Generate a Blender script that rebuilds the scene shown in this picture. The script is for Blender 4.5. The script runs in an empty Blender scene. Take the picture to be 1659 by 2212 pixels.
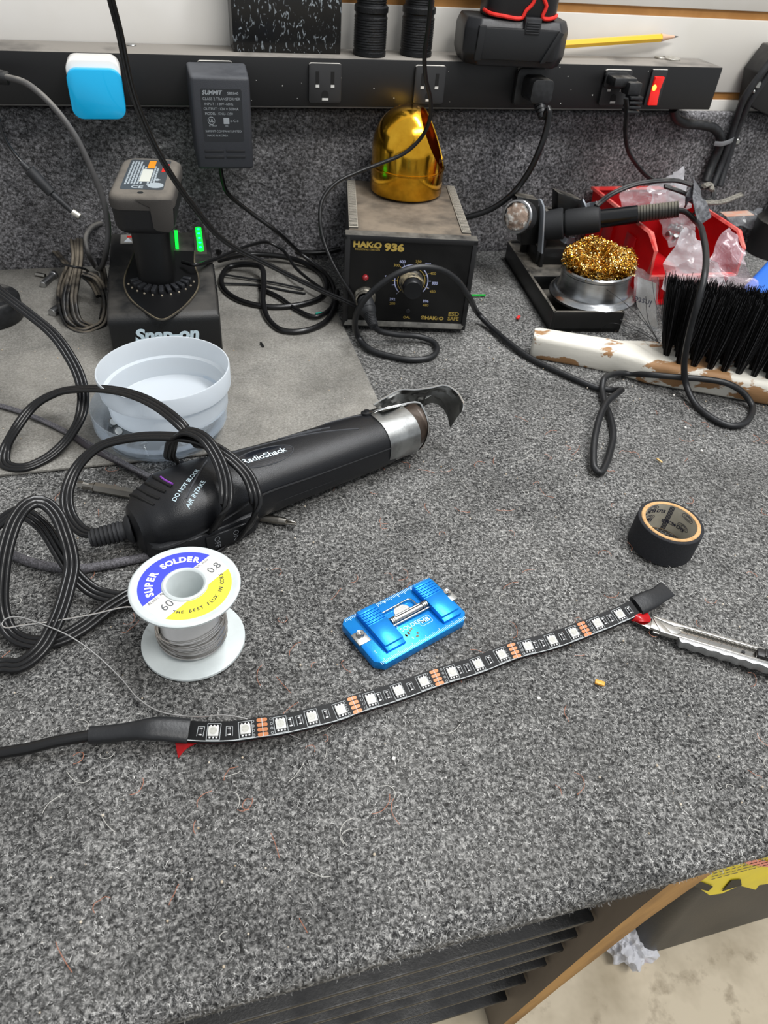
import bpy, bmesh, math, random
import numpy as np
from mathutils import Vector, Matrix, noise as mn
random.seed(7); rng = np.random.default_rng(5)
PI = math.pi
S = 0.001                      # everything below is written in millimetres
col = bpy.context.scene.collection
sc = bpy.context.scene

# ------------------------------------------------------------------ camera
F, PITCH, ROLL, YAW, CAMH = 1589.34, math.radians(41.326), math.radians(5.174), math.radians(18.608), 342.1
_f = Vector((math.sin(YAW)*math.cos(PITCH), math.cos(YAW)*math.cos(PITCH), -math.sin(PITCH)))
_r = Vector((math.cos(YAW), -math.sin(YAW), 0)); _u = _r.cross(_f)
_r2 = math.cos(ROLL)*_r + math.sin(ROLL)*_u; _u2 = -math.sin(ROLL)*_r + math.cos(ROLL)*_u
cam = bpy.data.cameras.new('camera'); camo = bpy.data.objects.new('camera', cam); col.objects.link(camo)
M = Matrix((_r2, _u2, -_f)).transposed().to_4x4(); M.translation = Vector((0, 0, CAMH*S)); camo.matrix_world = M
cam.sensor_fit = 'VERTICAL'; cam.sensor_height = 24; cam.sensor_width = 18
cam.lens = F/2212*24; cam.clip_start = 0.01; cam.clip_end = 50
sc.camera = camo
cam.dof.use_dof = True; cam.dof.focus_distance = 0.47; cam.dof.aperture_fstop = 13

# ------------------------------------------------------------------ light
wd = bpy.data.worlds.new('world'); sc.world = wd; wd.use_nodes = True
wd.node_tree.nodes['Background'].inputs[0].default_value = (0.93, 0.965, 1.0, 1)
wd.node_tree.nodes['Background'].inputs[1].default_value = 0.40
def area(name, loc, tgt, sx, sy, power, color=(1, 1, 1)):
    l = bpy.data.lights.new(name, 'AREA'); l.shape = 'RECTANGLE'; l.size = sx; l.size_y = sy; l.energy = power; l.color = color
    o = bpy.data.objects.new(name, l); col.objects.link(o); o.location = loc
    o.rotation_euler = (Vector(tgt)-Vector(loc)).to_track_quat('-Z', 'Y').to_euler(); return o
area('ceiling_tube_light', (0.62, 0.60, 1.6), (0.35, 0.5, 0), 1.1, 0.16, 19, (0.98, 0.99, 1.0))
area('floor_fill_light', (0.75, -0.75, 2.0), (0.5, 0.2, 0), 1.2, 0.4, 24, (1, 0.98, 0.95))  # unseen fill lamp, added to brighten the floor and the bench front
sc.view_settings.view_transform = 'Standard'; sc.view_settings.look = 'None'
sc.view_settings.exposure = 0.6; sc.view_settings.gamma = 1.0; sc.view_settings.use_curve_mapping = False

# ------------------------------------------------------------------ pixel -> place (mm)
def _ray(px, py): return _f*F + _r2*(px-829.5) - _u2*(py-1106)
def at(px, py, z=0):
    d = _ray(px, py); t = (z-CAMH)/d.z; return Vector((0, 0, CAMH)) + t*d
def aty(px, py, y):
    d = _ray(px, py); return Vector((0, 0, CAMH)) + (y/d.y)*d
def P(q):                       # (px, py, z) or (px, py, 'y', Y)
    if isinstance(q, Vector): return q
    return aty(q[0], q[1], q[3]) if len(q) == 4 else at(*q)

# ------------------------------------------------------------------ materials
def lin(h):
    h = h.lstrip('#'); c = [int(h[i:i+2], 16)/255 for i in (0, 2, 4)]
    return tuple([(x/12.92 if x <= .04045 else ((x+.055)/1.055)**2.4) for x in c] + [1])
_mats = {}
def mat(name, color, rough=.5, metal=0, color2=None, nscale=60, lo=.4, hi=.65, bump=0, bscale=400, dust=None, dlo=.35, dhi=.7, dscale=25,
        coat=0, trans=0, alpha=1, emit=None, estr=0, sss=0, stretch=None, spec=.5, ior=1.45):
    if name in _mats: return _mats[name]
    m = bpy.data.materials.new(name); m.use_nodes = True; nt = m.node_tree; b = nt.nodes['Principled BSDF']; N = nt.nodes.new; L = nt.links.new
    b.inputs['Base Color'].default_value = lin(color); b.inputs['Roughness'].default_value = rough; b.inputs['Metallic'].default_value = metal
    b.inputs['Coat Weight'].default_value = coat; b.inputs['Transmission Weight'].default_value = trans; b.inputs['Alpha'].default_value = alpha
    b.inputs['Specular IOR Level'].default_value = spec; b.inputs['IOR'].default_value = ior
    if sss: b.inputs['Subsurface Weight'].default_value = sss; b.inputs['Subsurface Radius'].default_value = (.004, .004, .004)
    if emit: b.inputs['Emission Color'].default_value = lin(emit); b.inputs['Emission Strength'].default_value = estr
    tc = N('ShaderNodeTexCoord'); vec = tc.outputs['Object']
    if stretch:
        mp = N('ShaderNodeMapping'); mp.inputs['Scale'].default_value = stretch; L(vec, mp.inputs['Vector']); vec = mp.outputs['Vector']
    cur = None
    def nz(s, det=5, r=.6):
        n = N('ShaderNodeTexNoise'); n.inputs['Scale'].default_value = s; n.inputs['Detail'].default_value = det; n.inputs['Roughness'].default_value = r
        L(vec, n.inputs['Vector']); return n.outputs['Fac']
    def ramp(fac, a, c):
        r = N('ShaderNodeMapRange'); r.inputs['From Min'].default_value = a; r.inputs['From Max'].default_value = c; L(fac, r.inputs['Value']); return r.outputs['Result']
    if color2:
        mx = N('ShaderNodeMix'); mx.data_type = 'RGBA'; mx.inputs['A'].default_value = lin(color); mx.inputs['B'].default_value = lin(color2)
        L(ramp(nz(nscale), lo, hi), mx.inputs['Factor']); cur = mx.outputs['Result']
    if dust:
        mx = N('ShaderNodeMix'); mx.data_type = 'RGBA'; mx.inputs['B'].default_value = lin(dust)
        if cur: L(cur, mx.inputs['A'])
        else: mx.inputs['A'].default_value = lin(color)
        g = N('ShaderNodeNewGeometry'); sp = N('ShaderNodeSeparateXYZ'); L(g.outputs['Normal'], sp.inputs[0])
        mu = N('ShaderNodeMath'); mu.operation = 'MULTIPLY'; mu.use_clamp = True
        L(ramp(sp.outputs['Z'], .35, .95), mu.inputs[0]); L(ramp(nz(dscale), dlo, dhi), mu.inputs[1]); L(mu.outputs[0], mx.inputs['Factor'])
        cur = mx.outputs['Result']
        ra = N('ShaderNodeMapRange'); ra.inputs['To Min'].default_value = rough; ra.inputs['To Max'].default_value = .9
        L(mu.outputs[0], ra.inputs['Value']); L(ra.outputs['Result'], b.inputs['Roughness'])
    if cur: L(cur, b.inputs['Base Color'])
    if bump:
        bp = N('ShaderNodeBump'); bp.inputs['Strength'].default_value = bump; bp.inputs['Distance'].default_value = .0006
        L(nz(bscale, 3), bp.inputs['Height']); L(bp.outputs['Normal'], b.inputs['Normal'])
    _mats[name] = m; return m

def carpet_mat(name, dark, mid, light, scale, dustc, damt, bump=.9):
    m = bpy.data.materials.new(name); m.use_nodes = True; nt = m.node_tree; b = nt.nodes['Principled BSDF']; N = nt.nodes.new; L = nt.links.new
    b.inputs['Roughness'].default_value = .95; b.inputs['Specular IOR Level'].default_value = .1
    tc = N('ShaderNodeTexCoord')
    w = N('ShaderNodeTexNoise'); w.inputs['Scale'].default_value = scale*.6; w.inputs['Detail'].default_value = 2; L(tc.outputs['Object'], w.inputs['Vector'])
    mxv = N('ShaderNodeMix'); mxv.data_type = 'VECTOR'; mxv.inputs['Factor'].default_value = .0022
    L(tc.outputs['Object'], mxv.inputs['A']); L(w.outputs['Color'], mxv.inputs['B'])
    n1 = N('ShaderNodeTexNoise'); n1.inputs['Scale'].default_value = scale; n1.inputs['Detail'].default_value = 6; n1.inputs['Roughness'].default_value = .72
    L(mxv.outputs['Result'], n1.inputs['Vector'])
    cr = N('ShaderNodeValToRGB'); e = cr.color_ramp.elements; e[0].position = .38; e[0].color = lin(dark); e[1].position = .66; e[1].color = lin(light)
    q = e.new(.50); q.color = lin(mid); L(n1.outputs['Fac'], cr.inputs['Fac'])
    n2 = N('ShaderNodeTexNoise'); n2.inputs['Scale'].default_value = 9; n2.inputs['Detail'].default_value = 6; n2.inputs['Roughness'].default_value = .7
    L(tc.outputs['Object'], n2.inputs['Vector'])
    mr = N('ShaderNodeMapRange'); mr.inputs['From Min'].default_value = .35; mr.inputs['From Max'].default_value = .7; mr.inputs['To Max'].default_value = damt
    L(n2.outputs['Fac'], mr.inputs['Value'])
    mx = N('ShaderNodeMix'); mx.data_type = 'RGBA'; mx.inputs['B'].default_value = lin(dustc); L(cr.outputs['Color'], mx.inputs['A']); L(mr.outputs['Result'], mx.inputs['Factor'])
    n3 = N('ShaderNodeTexNoise'); n3.inputs['Scale'].default_value = 13; n3.inputs['Detail'].default_value = 5; n3.inputs['Roughness'].default_value = .65; L(tc.outputs['Object'], n3.inputs['Vector'])
    m3 = N('ShaderNodeMapRange'); m3.inputs['From Min'].default_value = .35; m3.inputs['From Max'].default_value = .62; m3.inputs['To Min'].default_value = .62; L(n3.outputs['Fac'], m3.inputs['Value'])
    mm = N('ShaderNodeVectorMath'); mm.operation = 'SCALE'; L(mx.outputs['Result'], mm.inputs[0]); L(m3.outputs['Result'], mm.inputs['Scale'])
    L(mm.outputs['Vector'], b.inputs['Base Color'])
    bp = N('ShaderNodeBump'); bp.inputs['Strength'].default_value = bump; bp.inputs['Distance'].default_value = .0012
    L(n1.outputs['Fac'], bp.inputs['Height']); L(bp.outputs['Normal'], b.inputs['Normal'])
    _mats[name] = m; return m

BLK = mat('black_plastic', '#17181a', .38, bump=.15, bscale=1500)
BLKG = mat('gloss_black_plastic', '#0f1012', .22, bump=.05, bscale=900)
BLKD = mat('dusty_black_plastic', '#1b1b1c', .5, dust='#77736b', dlo=.3, dhi=.75, dscale=40, bump=.2, bscale=1200)
RUB = mat('black_rubber', '#1c1d1f', .55, color2='#26272a', nscale=90, bump=.1, bscale=600)
RUBD = mat('dusty_rubber', '#161718', .45, dust='#7d7a74', dlo=.45, dhi=.9, dscale=60, color2='#222325', nscale=200)
VINYL = mat('black_vinyl_cord', '#121213', .28, bump=.08, bscale=500)
STEEL = mat('brushed_steel', '#a9aaa8', .32, 1, bump=.08, bscale=1200)
CHROME = mat('bright_wire', '#cfcfcd', .16, 1)
ALU = mat('aluminium', '#c2c3c4', .3, 1, color2='#9fa0a2', nscale=70)
BIT = mat('nickel_steel', '#8d8982', .3, 1, bump=.1, bscale=800)
WHT = mat('white_print', '#d8dde2', .6)
GOLDP = mat('gold_print', '#b59b4c', .5)
GRYP = mat('grey_print', '#8f9498', .6)

# ------------------------------------------------------------------ mesh builder
def rotm(rx=0, ry=0, rz=0): return Matrix.Rotation(rz, 4, 'Z') @ Matrix.Rotation(ry, 4, 'Y') @ Matrix.Rotation(rx, 4, 'X')
def frame(o, x, y=None, z=None):
    """4x4 with origin o, first axis x, and second axis as near y as it can be"""
    x = Vector(x).normalized()
    if y is not None:
        y = Vector(y); y = (y - x*y.dot(x)).normalized(); z = x.cross(y)
    else:
        z = Vector(z); z = (z - x*z.dot(x)).normalized(); y = z.cross(x)
    m = Matrix((x, y, z)).transposed().to_4x4(); m.translation = Vector(o); return m
_texts = {}
def glyphs(s, shear=0, bold=0, space=1):
    k = (s, shear, bold, space)
    if k not in _texts:
        cu = bpy.data.curves.new('t', 'FONT'); cu.body = s; cu.size = 1; cu.align_x = 'CENTER'; cu.align_y = 'CENTER'; cu.shear = shear; cu.offset = bold
        cu.space_character = space; cu.resolution_u = 3
        o = bpy.data.objects.new('t', cu); col.objects.link(o)
        me = bpy.data.meshes.new_from_object(o.evaluated_get(bpy.context.evaluated_depsgraph_get()))
        _texts[k] = ([v.co.copy() for v in me.vertices], [tuple(p.vertices) for p in me.polygons])
        bpy.data.objects.remove(o); bpy.data.curves.remove(cu); bpy.data.meshes.remove(me)
    return _texts[k]
class B:
    def __init__(s, T=None): s.v = []; s.f = []; s.m = []; s.T = T or Matrix.Identity(4)
    def add(s, vs, fs, mi=0, T=None):
        k = len(s.v); A = s.T @ T if T is not None else s.T
        s.v += [A @ Vector(v) for v in vs]; s.f += [tuple(i+k for i in f) for f in fs]; s.m += [mi]*len(fs); return s
    def bm(s, bm, mi=0, T=None):
        bm.verts.index_update(); s.add([v.co.copy() for v in bm.verts], [tuple(v.index for v in f.verts) for f in bm.faces], mi, T); bm.free(); return s
    def box(s, x0, x1, y0, y1, z0, z1, bev=0, mi=0, T=None, seg=2, taper=None):
        bm = bmesh.new(); bmesh.ops.create_cube(bm, size=1)
        for v in bm.verts:
            tx = ty = 1
            if taper and v.co.z > 0: tx, ty = taper
            v.co = Vector(((x0+x1)/2 + v.co.x*(x1-x0)*tx, (y0+y1)/2 + v.co.y*(y1-y0)*ty, z0 if v.co.z < 0 else z1))
        if bev: bmesh.ops.bevel(bm, geom=bm.edges[:], offset=bev, segments=seg, profile=.5, affect='EDGES', clamp_overlap=True)
        return s.bm(bm, mi, T)
    def lathe(s, prof, seg=48, T=None, mi=0, capb=False, capt=False):
        vs = []; fs = []; n = len(prof)
        for r, z in prof:
            for i in range(seg): a = 2*PI*i/seg; vs.append((r*math.cos(a), r*math.sin(a), z))
        for j in range(n-1):
            for i in range(seg): k = (i+1) % seg; fs.append((j*seg+i, j*seg+k, (j+1)*seg+k, (j+1)*seg+i))
        if capb: fs.append(tuple(range(seg))[::-1])
        if capt: fs.append(tuple((n-1)*seg+i for i in range(seg)))
        return s.add(vs, fs, mi, T)
    def cyl(s, a, b, r0, r1=None, seg=24, mi=0, bev=0):
        a = Vector(a); b = Vector(b); d = b-a; L = d.length; r1 = r0 if r1 is None else r1
        T = d.to_track_quat('Z', 'Y').to_matrix().to_4x4(); T.translation = a
        pr = [(r0, 0), (r1, L)] if not bev else [(r0-bev, 0), (r0, bev), (r1, L-bev), (r1-bev, L)]
        return s.lathe(pr, seg, T, mi, True, True)
    def prism(s, poly, z0, z1, T=None, mi=0, bev=0):
        bm = bmesh.new(); vs = [bm.verts.new((x, y, z0)) for x, y in poly]; f = bm.faces.new(vs)
        r = bmesh.ops.extrude_face_region(bm, geom=[f])
        for e in r['geom']:
            if isinstance(e, bmesh.types.BMVert): e.co.z = z1
        bmesh.ops.recalc_face_normals(bm, faces=bm.faces)
        if bev: bmesh.ops.bevel(bm, geom=bm.edges[:], offset=bev, segments=2, profile=.5, affect='EDGES', clamp_overlap=True)
        return s.bm(bm, mi, T)
    def sweep(s, pts, sec, closed=False, up=None, twist=0, T=None, mi=0, scales=None):
        pts = [Vector(p) for p in pts]; n = len(pts); m = len(sec); vs = []; fs = []
        tan = []
        for i in range(n):
            a = pts[(i-1) % n] if closed else pts[max(i-1, 0)]; b = pts[(i+1) % n] if closed else pts[min(i+1, n-1)]
            t = b-a; tan.append(t.normalized() if t.length > 1e-9 else Vector((1, 0, 0)))
        ref = Vector(up) if up else Vector((0, 0, 1))
        if abs(tan[0].dot(ref)) > .95: ref = Vector((1, 0, 0))
        nrm = (ref - tan[0]*ref.dot(tan[0])).normalized()
        for i in range(n):
            if up: nrm2 = Vector(up) - tan[i]*Vector(up).dot(tan[i]); nrm = nrm2.normalized() if nrm2.length > .05 else nrm
            else: nrm = (nrm - tan[i]*nrm.dot(tan[i])).normalized()
            bi = tan[i].cross(nrm); a = twist*i/max(n-1, 1) if not callable(twist) else twist(i/max(n-1, 1))
            ca, sa = math.cos(a), math.sin(a); u = bi*ca+nrm*sa; w = nrm*ca-bi*sa; sc_ = scales[i] if scales else 1
            for x, y in sec: vs.append(pts[i] + u*x*sc_ + w*y*sc_)
        for i in range(n if closed else n-1):
            for j in range(m): k = (j+1) % m; i2 = (i+1) % n; fs.append((i*m+j, i*m+k, i2*m+k, i2*m+j))
        if not closed: fs.append(tuple(range(m))[::-1]); fs.append(tuple((n-1)*m+j for j in range(m)))
        return s.add(vs, fs, mi, T)
    def tube(s, pts, r, seg=10, **k): return s.sweep(pts, [(r*math.cos(2*PI*i/seg), r*math.sin(2*PI*i/seg)) for i in range(seg)], **k)
    def text(s, st, size, T, mi=0, shear=0, bold=0, sx=1, space=1):
        v, f = glyphs(st, shear, bold, space)
        return s.add([Vector((p.x*size*sx, p.y*size, 0)) for p in v], f, mi, T)
    def sphere(s, c, r, mi=0, seg=16, T=None, sz=(1, 1, 1)):
        bm = bmesh.new(); bmesh.ops.create_uvsphere(bm, u_segments=seg, v_segments=seg//2, radius=1)
        for v in bm.verts: v.co = Vector((c[0]+v.co.x*r*sz[0], c[1]+v.co.y*r*sz[1], c[2]+v.co.z*r*sz[2]))
        return s.bm(bm, mi, T)
    def build(s, name, mats, parent=None, loc=None, flat=False, angle=38, label=None, kind=None, fixn=True):
        if parent is not None: org = Vector(parent['_org'])
        else: org = Vector(loc) if loc is not None else Vector((0, 0, 0))
        me = bpy.data.meshes.new(name); me.from_pydata([(v-org)*S for v in s.v], [], s.f)
        for m in (mats if isinstance(mats, (list, tuple)) else [mats]): me.materials.append(m)
        me.polygons.foreach_set('material_index', s.m)
        if not flat:
            bm = bmesh.new(); bm.from_mesh(me)
            if fixn: bmesh.ops.recalc_face_normals(bm, faces=bm.faces)
            ca = math.radians(angle)
            for f in bm.faces: f.smooth = True
            for e in bm.edges:
                if len(e.link_faces) == 2 and e.calc_face_angle(0) > ca: e.smooth = False
            bm.to_mesh(me); bm.free()
        me.update()
        o = bpy.data.objects.new(name, me); col.objects.link(o)
        if parent is not None: o.parent = parent
        o.location = (org - (Vector(parent['_org']) if parent is not None else Vector()))*S
        o['_org'] = tuple(org)
        if label: o['label'] = label
        if kind: o['kind'] = kind
        return o
def thing(name, label, cat, loc, group=None):
    o = bpy.data.objects.new(name, None); col.objects.link(o); o.location = Vector(loc)*S; o.empty_display_size = .01
    o['label'] = label; o['category'] = cat; o['_org'] = tuple(loc)
    if group: o['group'] = group
    return o
def tag(o, label, cat, group=None, kind=None):
    o['label'] = label; o['category'] = cat
    if group: o['group'] = group
    if kind: o['kind'] = kind
    return o
def spline(pts, step=3.0, closed=False):
    pts = [Vector(p) for p in pts]; out = []; n = len(pts)
    for i in range(n if closed else n-1):
        p1 = pts[i]; p2 = pts[(i+1) % n]; p0 = pts[(i-1) % n] if (closed or i) else p1*2-p2; p3 = pts[(i+2) % n] if (closed or i+2 < n) else p2*2-p1
        k = max(2, int((p2-p1).length/step))
        d1 = max((p1-p0).length, 1e-6)**.5; d2 = max((p2-p1).length, 1e-6)**.5; d3 = max((p3-p2).length, 1e-6)**.5
        m1 = ((p1-p0)/d1 - (p2-p0)/(d1+d2) + (p2-p1)/d2)*d2; m2 = ((p2-p1)/d2 - (p3-p1)/(d2+d3) + (p3-p2)/d3)*d2
        for j in range(k):
            t = j/k; t2 = t*t; t3 = t2*t
            out.append(p1*(2*t3-3*t2+1) + m1*(t3-2*t2+t) + p2*(-2*t3+3*t2) + m2*(t3-t2))
    if not closed: out.append(pts[-1])
    return out
def path(qs, step=3.0): return spline([P(q) for q in qs], step)
def lobes(n, r, pitch, seg=8):          # section of a flat n-core cord
    top = []; bot = []
    for k in range(n):
        cx = (k-(n-1)/2)*pitch
        for i in range(1, seg): a = PI - PI*i/seg; top.append((cx+r*math.cos(a), r*math.sin(a)))
        for i in range(1, seg): a = -PI + PI*i/seg; bot.append((cx+r*math.cos(a), r*math.sin(a)))
    L = (-(n-1)/2*pitch-r, 0); R = ((n-1)/2*pitch+r, 0)
    return [L]+top+[R]+bot[::-1]
FLAT2 = lobes(2, 1.55, 2.7, 6); FLAT3 = lobes(3, 1.6, 2.75, 6)
def hexpts(r, a0=0): return [(r*math.cos(PI/3*i+a0), r*math.sin(PI/3*i+a0)) for i in range(6)]
def rrect(w, h, r, n=5, cx=0, cy=0):
    o = []
    for sx, sy, a0 in ((1, 1, 0), (-1, 1, PI/2), (-1, -1, PI), (1, -1, 1.5*PI)):
        for i in range(n+1):
            a = a0+PI/2*i/n; o.append((cx+sx*(w/2-r)+r*math.cos(a), cy+sy*(h/2-r)+r*math.sin(a)))
    return o
X, Y, Z = Vector((1, 0, 0)), Vector((0, 1, 0)), Vector((0, 0, 1))

# ================================================================== SETTING
CONC = mat('concrete_floor', '#ddd0b8', .8, color2='#a3957c', nscale=7, lo=.45, hi=.72, dust='#a3957f', dlo=.56, dhi=.72, dscale=30, bump=.3, bscale=60)
b = B(); b.box(-2600, 2600, -2200, 1500, -520, -500); b.build('floor', CONC)['kind'] = 'structure'
WALLW = mat('white_slatwall', '#cfccc7', .45, color2='#c3bfb7', nscale=4)
SLOT = mat('slat_groove_brown', '#a06f38', .7, color2='#ad7c44', nscale=40)
b = B()
zc = -500.
for k in range(-9, 8):          # boards 76 mm apart with a groove between
    z0 = 170+78.2*k; z1 = z0+70.2
    b.box(-1200, 1600, 818, 832, max(z0, -500), z1, .8)
b.build('wall_back', WALLW)['kind'] = 'structure'
b = B(); b.box(-1200, 1600, 820.5, 840, -500, 860); b.build('trim_1', SLOT)['kind'] = 'structure'

# ------------------------------------------------------------------ workbench
CARP = carpet_mat('grey_heather_carpet', '#1d1d1e', '#636362', '#bdbcb9', 520, '#8a8883', .25)
CARPB = carpet_mat('backboard_carpet', '#2c2c2e', '#6c6b6e', '#b9b8bb', 400, '#7b7770', .25)
wb = thing('workbench', 'workbench wrapped in grey heathered carpet, with carpeted backboard', 'workbench', (150, 450, -500))
b = B(); prof = [(811, 0)]
for i in range(40): prof.append((811-(811-106)*(i+1)/40, 0))
for i in range(1, 13): a = PI*i/12*.9; prof.append((106-8.5*math.sin(a), -8.5+8.5*math.cos(a)))
prof += [(112, -19), (811, -19)]
nx = 150; vs = []; fs = []
for i in range(nx+1):
    x = -520+1400*i/nx
    for y, z in prof:
        w = mn.noise(Vector((x*.02, y*.02, 3)))*1.2 + mn.noise(Vector((x*.08, y*.08, 9)))*.5
        edge = 1 if y < 125 else 0
        vs.append((x, y-(w if edge else 0), z+(w*.6 if z > -20 else 0)-(.6 if z > -20 else 0)))
m = len(prof)
for i in range(nx):
    for j in range(m-1): fs.append((i*m+j, (i+1)*m+j, (i+1)*m+j+1, i*m+j+1))
b.add(vs, fs); b.build('carpeted_top', CARP, wb)
b = B(); b.box(-520, 880, 804, 818, -30, 152, 5, seg=3); b.build('carpeted_backboard', CARPB, wb)
LAM = mat('grey_brown_laminate', '#7a6f63', .5, color2='#6d6358', nscale=30, stretch=(1, 1, .2))
PLY = mat('raw_board_edge', '#a87f45', .7, color2='#7f5c2c', nscale=35, stretch=(1, 1, .12), bump=.2)
# right side panel: its front edge slopes back towards the floor
def onx(px, py, x): dd = _ray(px, py); t = x/dd.x; return Vector((0, 0, CAMH))+dd*t
b = B(); Lp = [(1500, 1872), (1457, 1901), (1330, 2004), (1222, 2096), (1163, 2147)]; XL = 209
L3 = [onx(x, y, XL) for x, y in Lp]; L3.append(L3[-1]+(L3[-1]-L3[-2])*((-500-L3[-1].z)/(L3[-1].z-L3[-2].z)))
rt = [31, 28, 23, 20, 18, 18]; R3 = [v+Vector((w, 0, 0)) for v, w in zip(L3, rt)]
for k in range(len(L3)-1):
    b.add([L3[k], R3[k], R3[k+1], L3[k+1]], [(0, 1, 2, 3)], 1)
    bk = [Vector((v.x, 800, v.z)) for v in (L3[k], R3[k], R3[k+1], L3[k+1])]
    b.add([L3[k], L3[k+1], bk[3], bk[0]], [(0, 1, 2, 3)], 0); b.add([R3[k], bk[1], bk[2], R3[k+1]], [(0, 1, 2, 3)], 0); b.add(bk, [(0, 1, 2, 3)], 0)
b.build('side_panel', [LAM, PLY], wb, flat=True)
b = B(); b.box(-520, 204, 150, 165, -60, -19.5, 1); b.build('front_rail', mat('dark_rail', '#141416', .5), wb)

# carpet pile: short curly fibres standing out of the felt, nobody could count them
def pile(n, xr, yr, z, ln, wd, seed, bow=.5, vert=False):
    r = np.random.default_rng(seed)
    x = r.uniform(*xr, n); y = r.uniform(*yr, n); zz = np.full(n, z) if np.isscalar(z) else z(x, y, r)
    a = r.uniform(0, 2*PI, n); L = r.uniform(.4, 1, n)*ln; seg = 3
    pts = []; ang = a.copy(); cx, cy = x.copy(), y.copy(); turn = r.normal(0, .8, n)
    lift = r.uniform(.1, .8, n)
    for k in range(seg+1):
        h = np.sin(PI*(k+.3)/(seg+.6))*L*.3*lift*bow*2
        pts.append(np.stack([cx, cy, zz+h], 1)); cx = cx+np.cos(ang)*L/seg; cy = cy+np.sin(ang)*L/seg; ang = ang+turn
    V = np.zeros((n, (seg+1)*2, 3))
    for k in range(seg+1):
        w = wd*(.6 if k in (0, seg) else 1)/2
        off = np.stack([-np.sin(a)*w, np.cos(a)*w, r.uniform(-.3, .3, n)*w], 1)
        V[:, 2*k] = pts[k]-off; V[:, 2*k+1] = pts[k]+off
    base = (np.arange(n)*(seg+1)*2)[:, None]
    Fq = np.concatenate([base+np.array([[2*k, 2*k+1, 2*k+3, 2*k+2]]) for k in range(seg)], 1).reshape(-1, 4)
    return V.reshape(-1, 3), Fq
def np_mesh(name, V, Fq, mat_, parent):
    me = bpy.data.meshes.new(name); org = np.array(parent['_org']) if parent is not None else np.zeros(3)
    me.vertices.add(len(V)); me.vertices.foreach_set('co', ((V-org)*S).ravel().astype('f'))
    k = Fq.shape[1]; me.loops.add(Fq.size); me.loops.foreach_set('vertex_index', Fq.ravel().astype('i'))
    me.polygons.add(len(Fq)); me.polygons.foreach_set('loop_start', (np.arange(len(Fq))*k).astype('i')); me.polygons.foreach_set('loop_total', np.full(len(Fq), k, 'i'))
    me.update(calc_edges=True); me.materials.append(mat_)
    o = bpy.data.objects.new(name, me); col.objects.link(o)
    if parent is not None: o.parent = parent
    if parent is not None: o['_org'] = [float(q) for q in org]
    return o
def fibre_mat(name, stops, rough=.8, metal=0, clump=0):
    m = bpy.data.materials.new(name); m.use_nodes = True; nt = m.node_tree; b_ = nt.nodes['Principled BSDF']; g = nt.nodes.new('ShaderNodeNewGeometry')
    cr = nt.nodes.new('ShaderNodeValToRGB'); cr.color_ramp.interpolation = 'LINEAR'; e = cr.color_ramp.elements
    e[0].position = stops[0][0]; e[0].color = lin(stops[0][1]); e[1].position = stops[-1][0]; e[1].color = lin(stops[-1][1])
    for p_, c_ in stops[1:-1]: q_ = e.new(p_); q_.color = lin(c_)
    if clump:
        tc = nt.nodes.new('ShaderNodeTexCoord'); nz_ = nt.nodes.new('ShaderNodeTexNoise'); nz_.inputs['Scale'].default_value = clump; nz_.inputs['Detail'].default_value = 3
        nt.links.new(tc.outputs['Object'], nz_.inputs['Vector']); mr = nt.nodes.new('ShaderNodeMapRange'); mr.inputs['From Min'].default_value = .34; mr.inputs['From Max'].default_value = .66; nt.links.new(nz_.outputs['Fac'], mr.inputs['Value'])
        mx = nt.nodes.new('ShaderNodeMix'); mx.inputs['Factor'].default_value = .38; nt.links.new(mr.outputs['Result'], mx.inputs['A']); nt.links.new(g.outputs['Random Per Island'], mx.inputs['B']); nt.links.new(mx.outputs['Result'], cr.inputs['Fac'])
    else: nt.links.new(g.outputs['Random Per Island'], cr.inputs['Fac'])
    
    if clump:
        n3 = nt.nodes.new('ShaderNodeTexNoise'); n3.inputs['Scale'].default_value = 13; n3.inputs['Detail'].default_value = 5; n3.inputs['Roughness'].default_value = .65; nt.links.new(tc.outputs['Object'], n3.inputs['Vector'])
        m3 = nt.nodes.new('ShaderNodeMapRange'); m3.inputs['From Min'].default_value = .35; m3.inputs['From Max'].default_value = .62; m3.inputs['To Min'].default_value = .58; nt.links.new(n3.outputs['Fac'], m3.inputs['Value'])
        mm = nt.nodes.new('ShaderNodeVectorMath'); mm.operation = 'SCALE'; nt.links.new(cr.outputs['Color'], mm.inputs[0]); nt.links.new(m3.outputs['Result'], mm.inputs['Scale']); nt.links.new(mm.outputs['Vector'], b_.inputs['Base Color'])
    else: nt.links.new(cr.outputs['Color'], b_.inputs['Base Color'])
    b_.inputs['Roughness'].default_value = rough; b_.inputs['Metallic'].default_value = metal; b_.inputs['Specular IOR Level'].default_value = .2; return m
PILEM = fibre_mat('carpet_fibres', [(0, '#161617'), (.3, '#2c2c2d'), (.5, '#7b7b7a'), (.7, '#b4b3b0'), (1, '#e6e5e1')], clump=470)
PILEB = fibre_mat('backboard_fibres', [(0, '#19191a'), (.4, '#454547'), (.7, '#9a999c'), (1, '#dcdbdd')], clump=400)
V1, F1 = pile(170000, (-190, 480), (99, 470), .1, 2.6, .22, 1)
V2, F2 = pile(60000, (150, 700), (440, 806), .1, 2.6, .28, 2)
def edgez(x, y, r): return -8.5+8.5*np.sqrt(np.clip(1-((106-y)/8.5)**2, 0, 1))*np.where(r.uniform(0, 1, len(x)) < .65, 1, -1) + .1
V3, F3 = pile(22000, (-120, 480), (97.7, 106.5), edgez, 2.6, .22, 3)
V = np.concatenate([V1, V2, V3]); Fq = np.concatenate([F1, F2+len(V1), F3+len(V1)+len(V2)])
o = np_mesh('carpet_pile', V, Fq, PILEM, wb); o['kind'] = 'stuff'
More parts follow.
